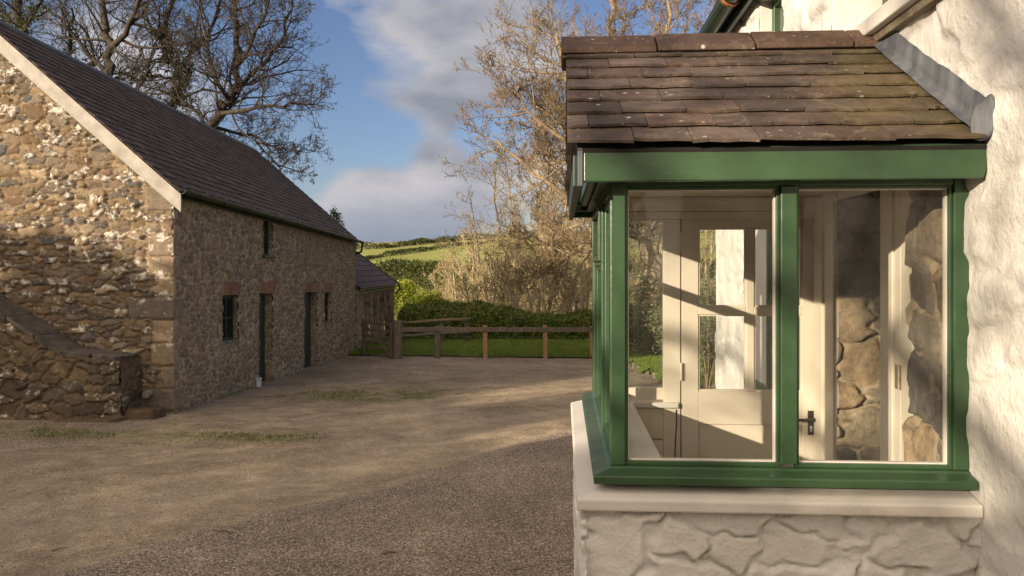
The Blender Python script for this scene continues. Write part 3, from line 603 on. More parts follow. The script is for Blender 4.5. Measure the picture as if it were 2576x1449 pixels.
for i, (a, b, c, d) in enumerate(lo):
    for (u0, s_) in ((a, 1), (b, -1)): rubble('reveal', lp(-.3, u0, c), RB, FB*s_, .31, d-c, .03, .2, .14, M_barn, lt, relief=.02, seed=90+i, keep=.9)
    mb = MB(); dr = c < -.5
    for k in range(4): mb.obox(lp(-.3, a+.02+k*(b-a-.04)/4, c), RB*.04, FB*((b-a-.04)/4-.008), Z*(d-c))
    mb.build('door' if dr else 'shutter', M_dgreen, lt)
    mb = MB(); mb.obox(lp(-.5, a-.1, d), RB*.45, FB*(b-a+.2), Z*.05); mb.build('lintel_soffit', M_dark, lt)
    bricks('brick_lintel', lp(.03, a-.04, d), FB, RB, b-a+.08, .24, 7, M_brick, lt)
PL = .74; ul = (RB*-1+Z*PL).normalized()
slates('roof_slates', lp(.18, LEN+.05, EL-.02), FB, ul, 18.95-LEN, 2.7, .46, .30, .01, M_lslate, lt, seed=8)
mb = MB(); mb.hexa([lp(.2, 18.95, EL-.06), lp(.2, 19.0, EL-.06), lp(-2.0, 19.0, EL-.06+2.2*PL), lp(-2.0, 18.95, EL-.06+2.2*PL), lp(.2, 18.95, EL+.04), lp(.2, 19.0, EL+.04), lp(-2.0, 19.0, EL+.04+2.2*PL), lp(-2.0, 18.95, EL+.04+2.2*PL)]); mb.build('verge_board', M_dgreen, lt)
mb = MB(); mb.obox(lp(.04, LEN, EL-.16), RB*.03, FB*6.6, Z*.10); mb.build('eave_board', simple('yellowed_board', (.26,.22,.10), (.38,.33,.17), 5), lt)
slates('rear_roof_slates', lp(-4.35, LEN+.05, EL-.02), FB, (RB+Z*PL).normalized(), 18.95-LEN, 2.7, .46, .30, .01, M_lslate, lt, seed=9)
gutter('gutter', lp(.2, LEN+.02, EL-.03), FB*6.75, RB, .05, M_gutter, lt, 6)
mb = MB(); mb.tube([lp(.2, 19.0, EL-.06), lp(.2, 19.0, EL-.2), lp(.12, 18.95, EL-.32), lp(.03, 18.9, EL-.34)], .035, 8); mb.build('downpipe', M_gutter, lt, smooth=True)
# ------------------------------------------------------------------ cottage
XW = 1.31
house = thing('cottage', 'whitewashed rough stone cottage with upstairs windows that the glazed porch is built against', 'cottage', (2.5, 3, -.1))
wins = [(4.86, 5.43, 2.75, 3.56, .07), (2.25, 4.0, 2.82, 3.60, .23)]
Y0, Y1, ZW = .9, 6.95, 3.66
rubble('outer_wall', (XW, Y0, -.35), (0, 1, 0), (-1, 0, 0), Y1-Y0, ZW+.35, .0125, .34, .20, M_lime, house, relief=.013, seed=5, keep=.8, mort=.45, tilt=1.1, lump=.014,
       holes=[(a-Y0, b-Y0, c+.35, d+.35) for a, b, c, d, e in wins]+[(2.78-Y0, 4.2-Y0, .0, 2.12+.35)])
mb = MB(); mb.box(XW-.004, XW+5, Y1-.02, Y1+.02, -1, ZW); mb.prism([(XW, Y1-.02, ZW), (XW+5, Y1-.02, ZW), (XW+2.5, Y1-.02, ZW+1.9)], (0, .04, 0)); mb.build('end_wall', M_lime, house)
mb = MB(); mb.box(XW+5, XW+5.05, -4, Y1, -1, ZW); mb.box(XW+.0, XW+5, -4.05, -4, -1, ZW); mb.box(XW+.0, XW+.03, -4, Y0, -1, ZW); mb.build('other_walls', M_lime, house)
for a, b, c, d, e in wins:
    mb = MB()   # reveals
    mb.box(XW-.006, XW+e+.1, b, b+.04, c, d); mb.box(XW-.006, XW+e+.1, a-.04, a, c, d); mb.box(XW-.006, XW+e+.1, a-.04, b+.04, d, d+.04); mb.box(XW, XW+e+.1, a-.04, b+.04, c-.04, c)
    mb.build('window_reveal', M_ledge, house, bevel=.004)
    mb = MB(); x = XW+e; t = .06
    mb.box(x, x+.06, a, a+t, c, d); mb.box(x, x+.06, b-t, b, c, d); mb.box(x, x+.06, a+t, b-t, c, c+t); mb.box(x, x+.06, a+t, b-t, d-t, d); mb.box(x, x+.05, (a+b)/2-.02, (a+b)/2+.02, c+t, d-t)
    w_ = mb.build('window', M_green, house, bevel=.003); mb = MB(); mb.box(x+.02, x+.025, a+t, b-t, c+t, d-t); mb.build('pane', M_glass, w_)
    mb = MB(); mb.box(x+.09, x+.10, a+.02, b-.02, c, d); mb.build('blind', M_cream, w_)
mb = MB(); mb.box(XW-.075, XW+.02, 2.1, 4.08, 2.752, 2.818); mb.build('window_sill', M_ledge, house, bevel=.006)
mb = MB(); mb.box(XW-.045, XW-.0, 2.1, 4.08, 2.715, 2.750); mb.build('sill_bed', simple('rough_mortar', (.14,.11,.07), (.30,.24,.17), 9, .95, .02, 30), house)
# house window seen through the porch door glass
mb = MB(); mb.box(XW-.03, XW+.02, 5.0, 5.55, .95, 2.2); wf = mb.build('lower_window', M_ledge, house, bevel=.004)
mb = MB(); mb.box(XW-.06, XW-.031, 5.0, 5.05, 1.0, 2.2); mb.box(XW-.06, XW-.031, 5.5, 5.55, 1.0, 2.2); mb.box(XW-.06, XW-.031, 5.05, 5.5, 1.0, 1.06); mb.box(XW-.06, XW-.031, 5.05, 5.5, 2.14, 2.2); mb.build('sash', M_green, wf, bevel=.003)
gutter('gutter', Vector((XW-.16, -2, ZW+.0)), (0, 9.1, 0), (-1, 0, 0), .065, M_gutter, house, 9, M_rust)
mb = MB(); mb.box(XW-.085, XW-.06, -2, 7.08, ZW-.10, ZW+.05); mb.box(XW-.06, XW+.02, -2, 7.08, ZW+.0, ZW+.03); mb.build('fascia', M_dgreen, house)
slates('roof_slates', (XW-.17, -2, ZW+.05), (0, 1, 0), (1, 0, .75), 9.1, 3.5, .3, .22, .01, M_bslate, house, seed=15)
mb = MB(); mb.obox((XW+2.6, -2, ZW+2.05), (0, 9.1, 0), (2.6, 0, -2.0), (0, 0, .05)); mb.build('rear_roof', M_bslate, house)
# ------------------------------------------------------------------ porch
PY0, PY1, PX0 = 2.69, 4.31, .158
porch = thing('glazed_porch', 'green timber glazed porch with a brown stone slate roof on a whitewashed dwarf wall', 'porch', (.7, 3.5, -.12))
rubble('dwarf_wall', (.060, 2.645, -.25), (1, 0, 0), (0, -1, 0), 1.25, 1.265, .007, .20, .135, M_lime, porch, relief=.024, seed=23, keep=.78, mort=.17, tilt=1.1, lump=.012)
rubble('dwarf_wall_side', (.080, 2.625, -.25), (0, 1, 0), (-1, 0, 0), 1.80, 1.265, .012, .22, .15, M_lime, porch, relief=.02, seed=24, keep=.8, mort=.3, tilt=.8)
mb = MB(); mb.box(.10, .33, 2.70, 4.42, -.25, 1.0); mb.box(.33, 1.30, 2.66, 2.88, -.25, 1.0); mb.box(.08, .60, 4.27, 4.44, -.25, 1.0); mb.build('dwarf_wall_core', M_lime, porch)
# coping ledge with outward fall
def ledge(name, zf0, zf1, zb, x0, yf, xi, yi, m):
    mb = MB()
    # front piece
    mb.add([(x0, yf, zb), (XW, yf, zb), (XW, yi, zb), (xi, yi, zb), (x0, yf, zf0), (XW, yf, zf0), (XW, yi, zf1), (xi, yi, zf1)], [(3,2,1,0), (4,5,6,7), (0,1,5,4), (1,2,6,5), (2,3,7,6)])
    ye = yf+1.86
    mb.add([(x0, yf, zb), (xi, yi, zb), (xi, ye, zb), (x0, ye, zb), (x0, yf, zf0), (xi, yi, zf1), (xi, ye, zf1), (x0, ye, zf0)], [(3,2,1,0), (4,5,6,7), (1,2,6,5), (2,3,7,6), (3,0,4,7)])
    return mb.build(name, m, porch, bevel=.007)
ledge('coping_ledge', 1.058, 1.092, 1.018, .045, 2.597, .20, 2.74, M_ledge)
def sillp():
    mb = MB(); x0, yf, ye = .102, 2.628, 4.345
    def ring(pf):   # profile: list of (offset inward, z)
        f = [[(x0+o, yf+o, z), (XW, yf+o, z), (x0+o, ye, z)] for o, z in pf]; vs = [p for r in f for p in r]; n = len(pf); fs = []
        for i in range(n):
            j = (i+1) % n; fs += [(3*i, 3*i+1, 3*j+1, 3*j), (3*i+2, 3*i, 3*j, 3*j+2)]
        fs += [tuple(3*i+1 for i in range(n))[::-1], tuple(3*i+2 for i in range(n))]
        mb.add(vs, fs)
    ring([(0, 1.097), (0, 1.122), (.004, 1.126), (.050, 1.136), (.058, 1.144), (.12, 1.144), (.12, 1.097)])
    return mb.build('window_sill', M_green, porch, bevel=.003)
sillp()
ZS, ZT = 1.144, 2.10
mb = MB(); mb.box(PX0, PX0+.05, PY0, PY0+.07, ZS, ZT); mb.build('corner_post', M_green, porch, bevel=.004)
mb = MB(); mb.box(PX0, PX0+.05, PY1-.08, PY1, ZS, ZT); mb.build('corner_post', M_green, porch, bevel=.004)
mb = MB(); mb.box(1.262, XW+.0, PY0, PY0+.07, ZS, ZT); mb.build('wall_post', M_green, porch, bevel=.004)
mb = MB(); mb.box(.712, .765, PY0-.004, PY0+.066, ZS+.012, 2.068); mb.build('mullion', M_green, porch, bevel=.004)
mb = MB(); mb.box(PX0+.05, 1.262, PY0+.002, PY0+.06, 2.068, ZT+.02); mb.build('head_rail', M_green, porch, bevel=.003)
def sash(x0, x1, z0, z1):    # near face lights: bead frame, putty line, pane
    mb = MB(); t = .010; y = PY0+.012
    mb.box(x0, x0+t, y, y+.03, z0, z1); mb.box(x1-t, x1, y, y+.03, z0, z1); mb.box(x0+t, x1-t, y, y+.03, z0, z0+t+.004); mb.box(x0+t, x1-t, y, y+.03, z1-t, z1)
    s = mb.build('window', M_green, porch, bevel=.002)
    mb = MB(); a, b, c, d = x0+t, x1-t, z0+t+.004, z1-t; q = .005; y = PY0+.026
    mb.box(a, a+q*.6, y, y+.02, c, d); mb.box(b-q, b, y, y+.02, c, d); mb.box(a+q*.6, b-q, y, y+.02, c, c+q*.8); mb.box(a+q*.6, b-q, y, y+.02, d-q*.6, d)
    mb.build('putty_bead', M_ledge, s)
    mb = MB(); mb.box(a+q*.6, b-q, y+.006, y+.010, c+q*.8, d-q*.6); mb.build('pane', M_glass, s)
sash(PX0+.05, .712, ZS, 2.068); sash(.765, 1.262, ZS, 2.068)
# side facing the yard: rails, mullions, casement
mb = MB(); mb.box(PX0+.002, PX0+.05, PY0+.07, PY1-.08, 2.05, ZT); mb.build('side_rail', M_green, porch, bevel=.003); mb = MB(); mb.box(PX0+.004, PX0+.05, PY0+.07, PY1-.08, ZS, ZS+.02); mb.build('side_rail', M_green, porch, bevel=.003)
for y in (3.20, 3.93): mb = MB(); mb.box(PX0-.004, PX0+.05, y, y+.045, ZS+.02, 2.05); mb.build('mullion', M_green, porch, bevel=.003)
mb = MB(); mb.box(PX0-.002, PX0+.05, 3.245, 3.93, 1.806, 1.826); mb.build('transom', M_green, porch, bevel=.003)
for (a, b, c, d, o_) in ((PY0+.07, 3.20, ZS+.02, 2.05, 0), (3.245, 3.93, ZS+.02, 1.806, 0), (3.975, PY1-.08, ZS+.02, 2.05, 0), (3.245, 3.93, 1.826, 2.05, .022)):
    mb = MB(); x = PX0+.008-o_; t = .020 if a > 3.24 and a < 3.9 else .030
    mb.box(x, x+.03, a, a+t, c, d); mb.box(x, x+.03, b-t, b, c, d); mb.box(x, x+.03, a+t, b-t, c, c+t); mb.box(x, x+.03, a+t, b-t, d-t, d)
    s = mb.build('casement' if o_ else 'window', M_green, porch, bevel=.003); mb = MB(); mb.box(x+.014, x+.018, a+t, b-t, c+t, d-t); mb.build('pane', M_glass, s)
# header beams under the roof
mb = MB(); mb.box(PX0-.03, PX0+.02, PY0-.02, 4.36, ZT+.001, ZT+.09); mb.build('side_header', M_green, porch, bevel=.004)
mb = MB(); mb.box(PX0-.06, PX0-.032, 2.64, 4.40, 2.12, 2.185); mb.build('side_fascia', M_green, porch, bevel=.003)
# eave fascia (near and far)
def fasc(y0, y1, xl): 
    mb = MB(); mb.add([(xl, y0, 2.072), (XW-.012, y0, 2.076), (XW-.004, y0, 2.10), (XW-.004, y0, 2.186), (xl, y0, 2.178), (xl, y1, 2.072), (XW-.012, y1, 2.076), (XW-.004, y1, 2.10), (XW-.004, y1, 2.186), (xl, y1, 2.178)],
        [(0,1,2,3,4), (9,8,7,6,5), (0,5,6,1), (1,6,7,2), (2,7,8,3), (3,8,9,4), (4,9,5,0)]); return mb.build('eave_fascia', M_green, porch, bevel=.005)
fasc(2.575, 2.600, .066); fasc(4.42, 4.445, .05)
mb = MB(); mb.box(.048, .065, 2.570, 2.612, 2.058, 2.180); mb.build('fascia_end', M_lead, porch, bevel=.003)
mb = MB(); mb.box(.07, XW-.01, 2.601, PY0+.05, 2.125, 2.135); mb.build('soffit', M_dgreen, porch); mb = MB(); mb.box(.07, XW-.01, PY1-.02, 4.42, 2.10, 2.11); mb.build('soffit', M_dgreen, porch)
mb = MB(); mb.box(.035, .060, 2.62, 4.47, 2.062, 2.165); mb.build('verge_board', M_dgreen, porch, bevel=.003)
# gable infill on the left end
mb = MB(); mb.prism([(.10, 2.62, 2.18), (.10, 4.42, 2.18), (.10, 3.5, 2.70)], (.03, 0, 0)); mb.build('gable_board', M_dgreen, porch)
TP = math.tan(R(31)); sd1 = Vector((0, 1, TP)).normalized(); sd2 = Vector((0, -1, TP)).normalized()
slates('roof_slates', (.014, 2.545, 2.172), (1, 0, 0), sd1, 1.272, 1.06, .205, .1290, .0095, M_pslate, porch, seed=21, jit=.0055, rag=.006, vary=.14)
slates('rear_roof_slates', (.014, 4.49, 2.130), (1, 0, 0), sd2, 1.29, 1.12, .205, .1290, .0075, M_pslate, porch, seed=22, jit=.003)
mb = MB(); mb.obox((.045, 2.575, 2.164), (1.26, 0, 0), sd1*1.07, Vector((0, -TP, 1)).normalized()*.012); mb.obox((.045, 4.46, 2.12), (1.26, 0, 0), sd2*1.11, Vector((0, TP, 1)).normalized()*.010); mb.build('roof_boards', M_dark, porch)
rzt = 2.795
for i, (x0, x1) in enumerate([(-.006, .386), (.392, .785), (.791, 1.176), (1.182, 1.318)]):
    me = MB(); yc = 3.475; w = .135; hh = w*.62; o_ = .0015*(i % 2); th = .016; dz = (-.004, .0, .003, .002)[i]
    P = lambda y, z: [(x0, y, z+dz), (x1, y, z-dz)]
    prof = [(yc-w, rzt-hh-.022), (yc-w, rzt-hh), (yc-.02, rzt-.004), (yc+.02, rzt-.004), (yc+w, rzt-hh), (yc+w, rzt-hh-.022), (yc+w-.02, rzt-hh-.022), (yc, rzt-.035), (yc-w+.02, rzt-hh-.022)]
    me.prism([(x0, y, z+dz) for y, z in prof], (x1-x0, 0, 0)); o = me.build('ridge_tile', M_ridge, porch, bevel=.004)
    a = o.data.color_attributes.new('sc', 'FLOAT_COLOR', 'POINT'); a.data.foreach_set('color', np.tile(np.array([.2+.25*i, .5, 0, 1], np.float32), len(o.data.vertices)))
mb = MB(); mb.box(.0, XW, 3.36, 3.59, 2.672, 2.690); mb.build('ridge_mortar', M_ledge if False else simple('mossy_mortar', (.10,.08,.035), (.25,.18,.09), 14, .95, .01, 40), porch)
# lead flashing against the wall, with a curled lower end
def flashing():
    n = 26; vs = []; fs = []; r = random.Random(4)
    for i in range(n+1):
        t = i/n; y = 2.560+t*(3.43-2.560); z = 2.188+t*(3.43-2.560)*TP
        wob = .002*math.sin(i*1.9)+r.uniform(-.001, .001); hgt = .135+wob+.004*math.sin(t*9)
        off = .014+.002*math.sin(i*.8)
        if t < .07: off = .010
        off += .012; vs += [(XW-off-.034, y, z+.040), (XW-off-.006, y, z+.048), (XW-off-.001, y+.0, z+hgt*.55), (XW-off*.8, y+.0, z+hgt)]
    for i in range(n):
        for j in range(3): fs.append((4*i+j, 4*i+j+1, 4*i+4+j+1, 4*i+4+j))
    me = bpy.data.meshes.new('lead_flashing'); me.from_pydata(vs, [], fs); o = link('lead_flashing', me, M_lead, porch, smooth=True)
    s = o.modifiers.new('thick', 'SOLIDIFY'); s.thickness = .003; s.offset = 0
    mb = MB(); b = [(XW-.055, 2.548, 2.190), (XW-.028, 2.546, 2.185), (XW-.004, 2.543, 2.22), (XW-.012, 2.538, 2.28), (XW-.040, 2.548, 2.352), (XW-.045, 2.556, 2.346), (XW-.03, 2.556, 2.30), (XW-.06, 2.556, 2.27)]
    me = bpy.data.meshes.new('flashing_tail')
    vs = [(XW-.060, 2.556, 2.190), (XW-.032, 2.546, 2.184), (XW-.006, 2.530, 2.20), (XW-.060, 2.566, 2.26), (XW-.034, 2.560, 2.27), (XW-.002, 2.526, 2.27), (XW-.035, 2.575, 2.315), (XW-.022, 2.560, 2.31), (XW-.006, 2.535, 2.345)]
    me.from_pydata(vs, [], [(0,1,4,3), (1,2,5,4), (3,4,7,6), (4,5,8,7)]); o2 = link('flashing_tail', me, M_lead, porch, smooth=True)
    s = o2.modifiers.new('sub', 'SUBSURF'); s.levels = 2; s.render_levels = 2; s = o2.modifiers.new('thick', 'SOLIDIFY'); s.thickness = .003
flashing()
mb = MB(); mb.obox((XW-.03, 3.36, 2.70), (.06, 0, 0), (0, .20, .02), (0, -.02, .06)); mb.build('flashing_mortar', simple('brown_mortar', (.10,.07,.035), (.22,.15,.08), 20, .95, .01, 60), porch, bevel=.01)
# weeds in the valley
def leafquads(c, rr, n, size, seed, flat=.0):
    r = np.random.RandomState(seed); u = r.normal(size=(n, 3)); u /= np.linalg.norm(u, axis=1)[:, None]; rad = r.rand(n)**.45
    return np.array(c)+u*rad[:, None]*np.array(rr)
def leafmesh(name, C, size, m, parent=None, seed=1, loc=None, asp=.55):
    r = np.random.RandomState(seed); n = len(C); a = r.normal(size=(n, 3)); a /= np.linalg.norm(a, axis=1)[:, None]; b = np.cross(a, r.normal(size=(n, 3))); b /= np.linalg.norm(b, axis=1)[:, None]+1e-9
    s = size*(.6+.8*r.rand(n))[:, None]; a = a*s; b = b*s*asp
    V = np.stack([C-a, C+b*.9-a*.1, C+a, C-b*.9-a*.1], 1).reshape(-1, 3); me = fastmesh(name, V, np.arange(4*n).reshape(n, 4)); return link(name, me, m, parent, loc)
wd = thing('weed', 'tiny green weed rooted in the gap between the porch slates and the lead flashing', 'weed', (1.235, 2.66, 2.25))
leafmesh('leaves', np.array([(1.225, 2.655, 2.252), (1.232, 2.66, 2.258), (1.24, 2.648, 2.250), (1.215, 2.79, 2.333)]), .014, M_lime_leaf, wd, 3, asp=.7)
# interior
mb = MB(); mb.box(.16, XW, 2.76, 4.24, 2.165, 2.175); mb.build('ceiling', M_cream, porch)
mb = MB()
for k in range(3): mb.box(.22, XW-.002, 4.225-k*.0, 4.248-k*.006, 2.052+k*.040, 2.052+k*.040+.037)
mb.box(.21, XW-.002, 4.20, 4.224, 2.125, 2.164); mb.build('head_board', M_cream, porch, bevel=.003)
mb = MB(); mb.box(.335, .367, 2.79, 4.235, 1.07, 1.096); mb.box(.212, .335, 2.77, 4.235, 1.0, 1.096); mb.box(.367, 1.29, 2.77, 2.86, 1.07, 1.096); mb.build('inner_sill', M_ledge, porch, bevel=.004)
mb = MB(); mb.box(.33, .345, 2.80, 4.24, 0, 1.069); mb.box(.345, 1.29, 2.88, 2.895, 0, 1.069); mb.build('inner_boarding', M_cream, porch)
# far wall: light beside the door
Yd = 4.25
mb = MB(); mb.box(.212, .345, Yd, Yd+.05, 1.10, 2.05); mb.box(.525, .612, Yd-.008, Yd+.055, .02, 2.05); mb.box(.345, .525, Yd, Yd+.05, 1.11, 1.172); mb.box(.345, .525, Yd, Yd+.05, 2.045, 2.051); fw = mb.build('side_light_frame', M_cream, porch, bevel=.004)
mb = MB(); mb.box(.345, .525, Yd+.02, Yd+.025, 1.172, 2.045); mb.build('pane', M_glass, fw)
mb = MB(); mb.box(.345, .60, Yd-.03, Yd-.005, 1.072, 1.099); mb.build('far_sill', M_ledge, porch, bevel=.004)
mb = MB(); mb.box(.345, .525, Yd, Yd+.03, .0, .50); mb.box(.345, .524, Yd, Yd+.03, .505, .90); mb.box(.345, .524, Yd, Yd+.03, .906, 1.07); mb.box(.212, .345, Yd+.001, Yd+.03, 0, 1.0); mb.build('boarding', M_cream, porch, bevel=.002)
mb = MB(); mb.box(.212, XW, Yd+.03, Yd+.05, 2.052, 2.20); mb.build('outer_head', M_green, porch)
mb = MB(); mb.box(.6125, .6175, Yd+.006, Yd+.03, .02, 2.08); mb.build('door_gap_shade', M_dark, porch)  # near-black strip set into the door gap to paint its shade
mb = MB(); mb.tube([(.586, Yd-.010, .0), (.583, Yd-.010, .35), (.588, Yd-.010, .6), (.584, Yd-.010, .85), (.592, Yd-.010, 1.0), (.590, Yd-.010, 1.06)], .0035, 5); mb.build('board_crack', M_dark, porch)
# door
dx0, dx1 = .618, XW-.012
mb = MB(); t = .04; y0, y1 = Yd, Yd+.038
G = [(.706, .950), (.991, 1.235)]; H_ = [(1.158, 1.555), (1.597, 2.005)]
mb.box(dx0, G[0][0], y0, y1, .02, 2.08); mb.box(G[1][1], dx1, y0, y1, .02, 2.08); mb.box(G[0][0], G[1][1], y0+.0005, y1, 2.005, 2.08); mb.box(G[0][0], G[1][1], y0+.0005, y1, .985, 1.158)
mb.box(G[0][0], G[1][1], y0+.0005, y1, .02, .20); mb.box(G[0][0], G[1][1], y0+.014, y1-.01, .20, .985)
door = mb.build('door', M_cream, porch, bevel=.003)
mb = MB(); mb.box(.950, .991, y0-.001, y1, 1.158, 2.005); mb.box(.706, .950, y0-.001, y1, 1.555, 1.597); mb.box(.991, 1.235, y0-.001, y1, 1.555, 1.597); mb.build('glazing_bar', M_cream, door, bevel=.004)
for a, b in G:
    for c, d in H_:
        mb = MB(); q = .008; yy = y0+.008
        mb.box(a, a+q, yy, yy+.012, c, d); mb.box(b-q, b, yy, yy+.012, c, d); mb.box(a+q, b-q, yy, yy+.012, c, c+q); mb.box(a+q, b-q, yy, yy+.012, d-q, d); mb.build('glazing_bead', M_cream, door)
        mb = MB(); mb.box(a+q, b-q, y0+.018, y0+.022, c+q, d-q); mb.build('pane', M_glass, door)
for z in (1.26, 1.94):
    mb = MB(); mb.tube([(.615, Yd-.016, z-.045), (.615, Yd-.016, z+.045)], .006, 8); mb.box(.618, .636, Yd-.003, Yd-.0005, z-.042, z+.042); mb.build('hinge', M_cream, door)
mb = MB(); mb.box(1.262, 1.292, Yd-.007, Yd-.0005, .937, 1.062); hp = mb.build('handle_plate', M_iron, door, bevel=.002)
mb = MB(); mb.tube([(1.280, Yd-.006, 1.022), (1.280, Yd-.045, 1.022)], .009, 10); mb.tube([(1.286, Yd-.042, 1.022), (1.262, Yd-.048, 1.024), (1.235, Yd-.046, 1.021), (1.205, Yd-.044, 1.020), (1.192, Yd-.042, 1.026)], [.010, .009, .008, .008, .004], 8); mb.build('lever_handle', M_iron, door, smooth=True)
mb = MB(); mb.tube([(1.277, Yd-.009, .978), (1.277, Yd-.0072, .978)], .007, 12); mb.box(1.273, 1.281, Yd-.0088, Yd-.0072, .955, .974); mb.build('keyhole', M_ledge, door)
# inner house wall inside the porch, with its deep doorway
rubble('bare_inner_wall', (XW-.005, 2.76, -.05), (0, 1, 0), (-1, 0, 0), .33, 2.22, .012, .16, .17, M_inner, porch, relief=.03, seed=61, keep=.8, mort=.22, tilt=1)
mb = MB(); mb.box(XW-.012, XW+.03, 3.09, 3.192, 0, 2.16); mb.box(XW-.008, XW+.03, 3.202, 3.26, 0, 2.16); mb.box(XW-.016, XW+.05, 3.265, 3.385, 0, 2.16); cs = mb.build('door_casing', M_cream, porch, bevel=.004)
mb = MB(); mb.box(XW-.018, XW-.0165, 3.18, 3.232, 1.33, 1.425)
mb.tube([(XW-.018, 3.197, 1.33), (XW-.018, 3.197, 1.425)], .004, 8); mb.build('hinge', M_nickel, cs)
rubble('doorway_reveal', (XW-.005, 3.955, -.05), (1, 0, 0), (0, -1, 0), .42, 2.22, .010, .24, .17, M_inner, porch, relief=.04, seed=64, keep=.8, mort=.16, tilt=1.2)
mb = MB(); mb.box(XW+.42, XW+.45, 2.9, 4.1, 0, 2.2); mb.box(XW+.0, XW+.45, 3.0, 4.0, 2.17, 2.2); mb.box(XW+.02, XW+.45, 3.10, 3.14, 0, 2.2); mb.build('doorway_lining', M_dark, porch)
mb = MB(); mb.box(XW-.012, XW+.02, 3.97, 4.10, 0, 2.16); mb.box(XW-.022, XW+.02, 4.11, 4.235, 0, 2.16); mb.build('jamb_board', M_cream, porch, bevel=.004)
mb = MB(); mb.box(.16, XW+.4, 2.7, 4.4, -.2, .0); mb.build('floor', M_quoin, porch)
# ------------------------------------------------------------------ fence and gate
GZ = lambda y: float(yard_z(y))
fence = thing('post_and_rail_fence', 'post and rail fence with stock wire between the gravel yard and the lawn', 'fence', (-2, 22.8, -.78))
posts = [((-4.60, 22.35), .105, 1.10, M_oldwood, 'thick grey gatepost carrying the fence'), ((-3.52, 22.60), .075, .93, M_oldwood, 'dark weathered round post'), ((-2.16, 22.62), .06, .95, M_newwood, None), ((-.48, 22.74), .06, .96, M_newwood, None), ((.83, 22.86), .06, .93, M_newwood, None), ((2.2, 22.95), .06, .93, M_newwood, None)]
for (x, y), w, h, m, lb in posts:
    mb = MB(); r = random.Random(int(x*10)); lean = r.uniform(-.02, .02); z = GZ(y)-.1; h += .1
    mb.hexa([(x-w, y-w, z), (x+w, y-w, z), (x+w, y+w, z), (x-w, y+w, z), (x-w+lean, y-w, z+h), (x+w+lean, y-w, z+h), (x+w+lean, y+w, z+h-.02), (x-w+lean, y+w, z+h-.02)])
    o = mb.build('fence_post', m, fence, bevel=.02 if m is M_oldwood else .006)
    if lb: o['label'] = lb
for (a, b) in zip(posts[:-1], posts[1:]):
    (x0, y0), (x1, y1) = a[0], b[0]; z0, z1 = GZ(y0)+.83, GZ(y1)+.83; mb = MB()
    mb.obox((x0+a[1]*.0, y0-b[1]-.045, z0-.06), (x1-x0-.01, y1-y0, z1-z0), (0, .04, 0), (0, 0, .13)); mb.build('rail', M_oldwood, fence, bevel=.008)
mb = MB()
for k, zz in enumerate((.08, .17, .27, .38, .50, .64)):
    mb.tube([(x, y-.07, GZ(y)+zz) for (x, y), *_ in posts], .003, 4)
for k in range(46):
    x = -4.5+k*.147; y = float(np.interp(x, [p[0][0] for p in posts], [p[0][1] for p in posts]))-.07; mb.tube([(x, y, GZ(y)+.08), (x, y, GZ(y)+.64)], .0022, 3)
mb.build('stock_wire', M_wire, fence)
gt = thing('field_gate', 'small weathered wooden field gate beside the barn corner', 'gate', (-5.3, 22.9, -.8))
ga, gb = Vector((-5.82, 23.35, -.80)), Vector((-4.74, 22.42, -.77)); gd = gb-ga; gd.z = 0; gl = gd.length; gd.normalize(); gn = Vector((gd.y, -gd.x, 0))
for s0, s1, h, nm in ((0, .09, 1.08, 'hanging_stile'), (gl-.07, gl, 1.0, 'closing_stile')):
    mb = MB(); mb.obox(ga+gd*s0+Z*.02, gd*(s1-s0), gn*.07, Z*h); mb.build(nm, M_oldwood, gt, bevel=.008)
for z in (.06, .24, .41, .58, .76, .95):
    mb = MB(); mb.obox(ga+gd*.09+gn*.015+Z*z, gd*(gl-.16), gn*.03, Z*(.085 if z > .9 else .07)); mb.build('bar', M_oldwood, gt, bevel=.006)
mb = MB(); mb.obox(ga+gd*.11+gn*.046+Z*.93, gd*(gl-.20)-Z*.84, gn*.025, Z*.09); mb.build('brace', M_oldwood, gt, bevel=.005)
mb = MB(); mb.obox(gb-gd*.32+gn*.05+Z*.98, gd*.30, gn*.012, Z*.03); mb.build('latch', M_nickel, gt)
pf = thing('pole_rail_fence', 'low rustic fence of round poles on the far side of the lawn', 'fence', (-3, 27.6, -.8))
pp = [at(1009, 868, 27.2), at(1111, 868, 27.4), at(1174, 868, 27.6)]
for q in pp: mb = MB(); zt = at(0, 805, 27.5).z; mb.tube([(q.x, q.y, -.95), (q.x+.02, q.y, -.4), (q.x, q.y, zt)], [.085, .08, .075], 8); mb.build('post', M_oldwood, pf, smooth=True)
for (a, b) in (((995, 813), (1182, 804)), ((995, 846), (1182, 836))):
    p, q = at(*a, 27.1), at(*b, 27.45); mid = (p+q)/2+Z*.02; mb = MB(); mb.tube([p, p.lerp(mid, .6)-Z*.02, mid, mid.lerp(q, .5)+Z*.01, q], [.05, .055, .06, .06, .065], 8); mb.build('pole_rail', M_bark2 if a[1] < 820 else M_oldwood, pf, smooth=True)
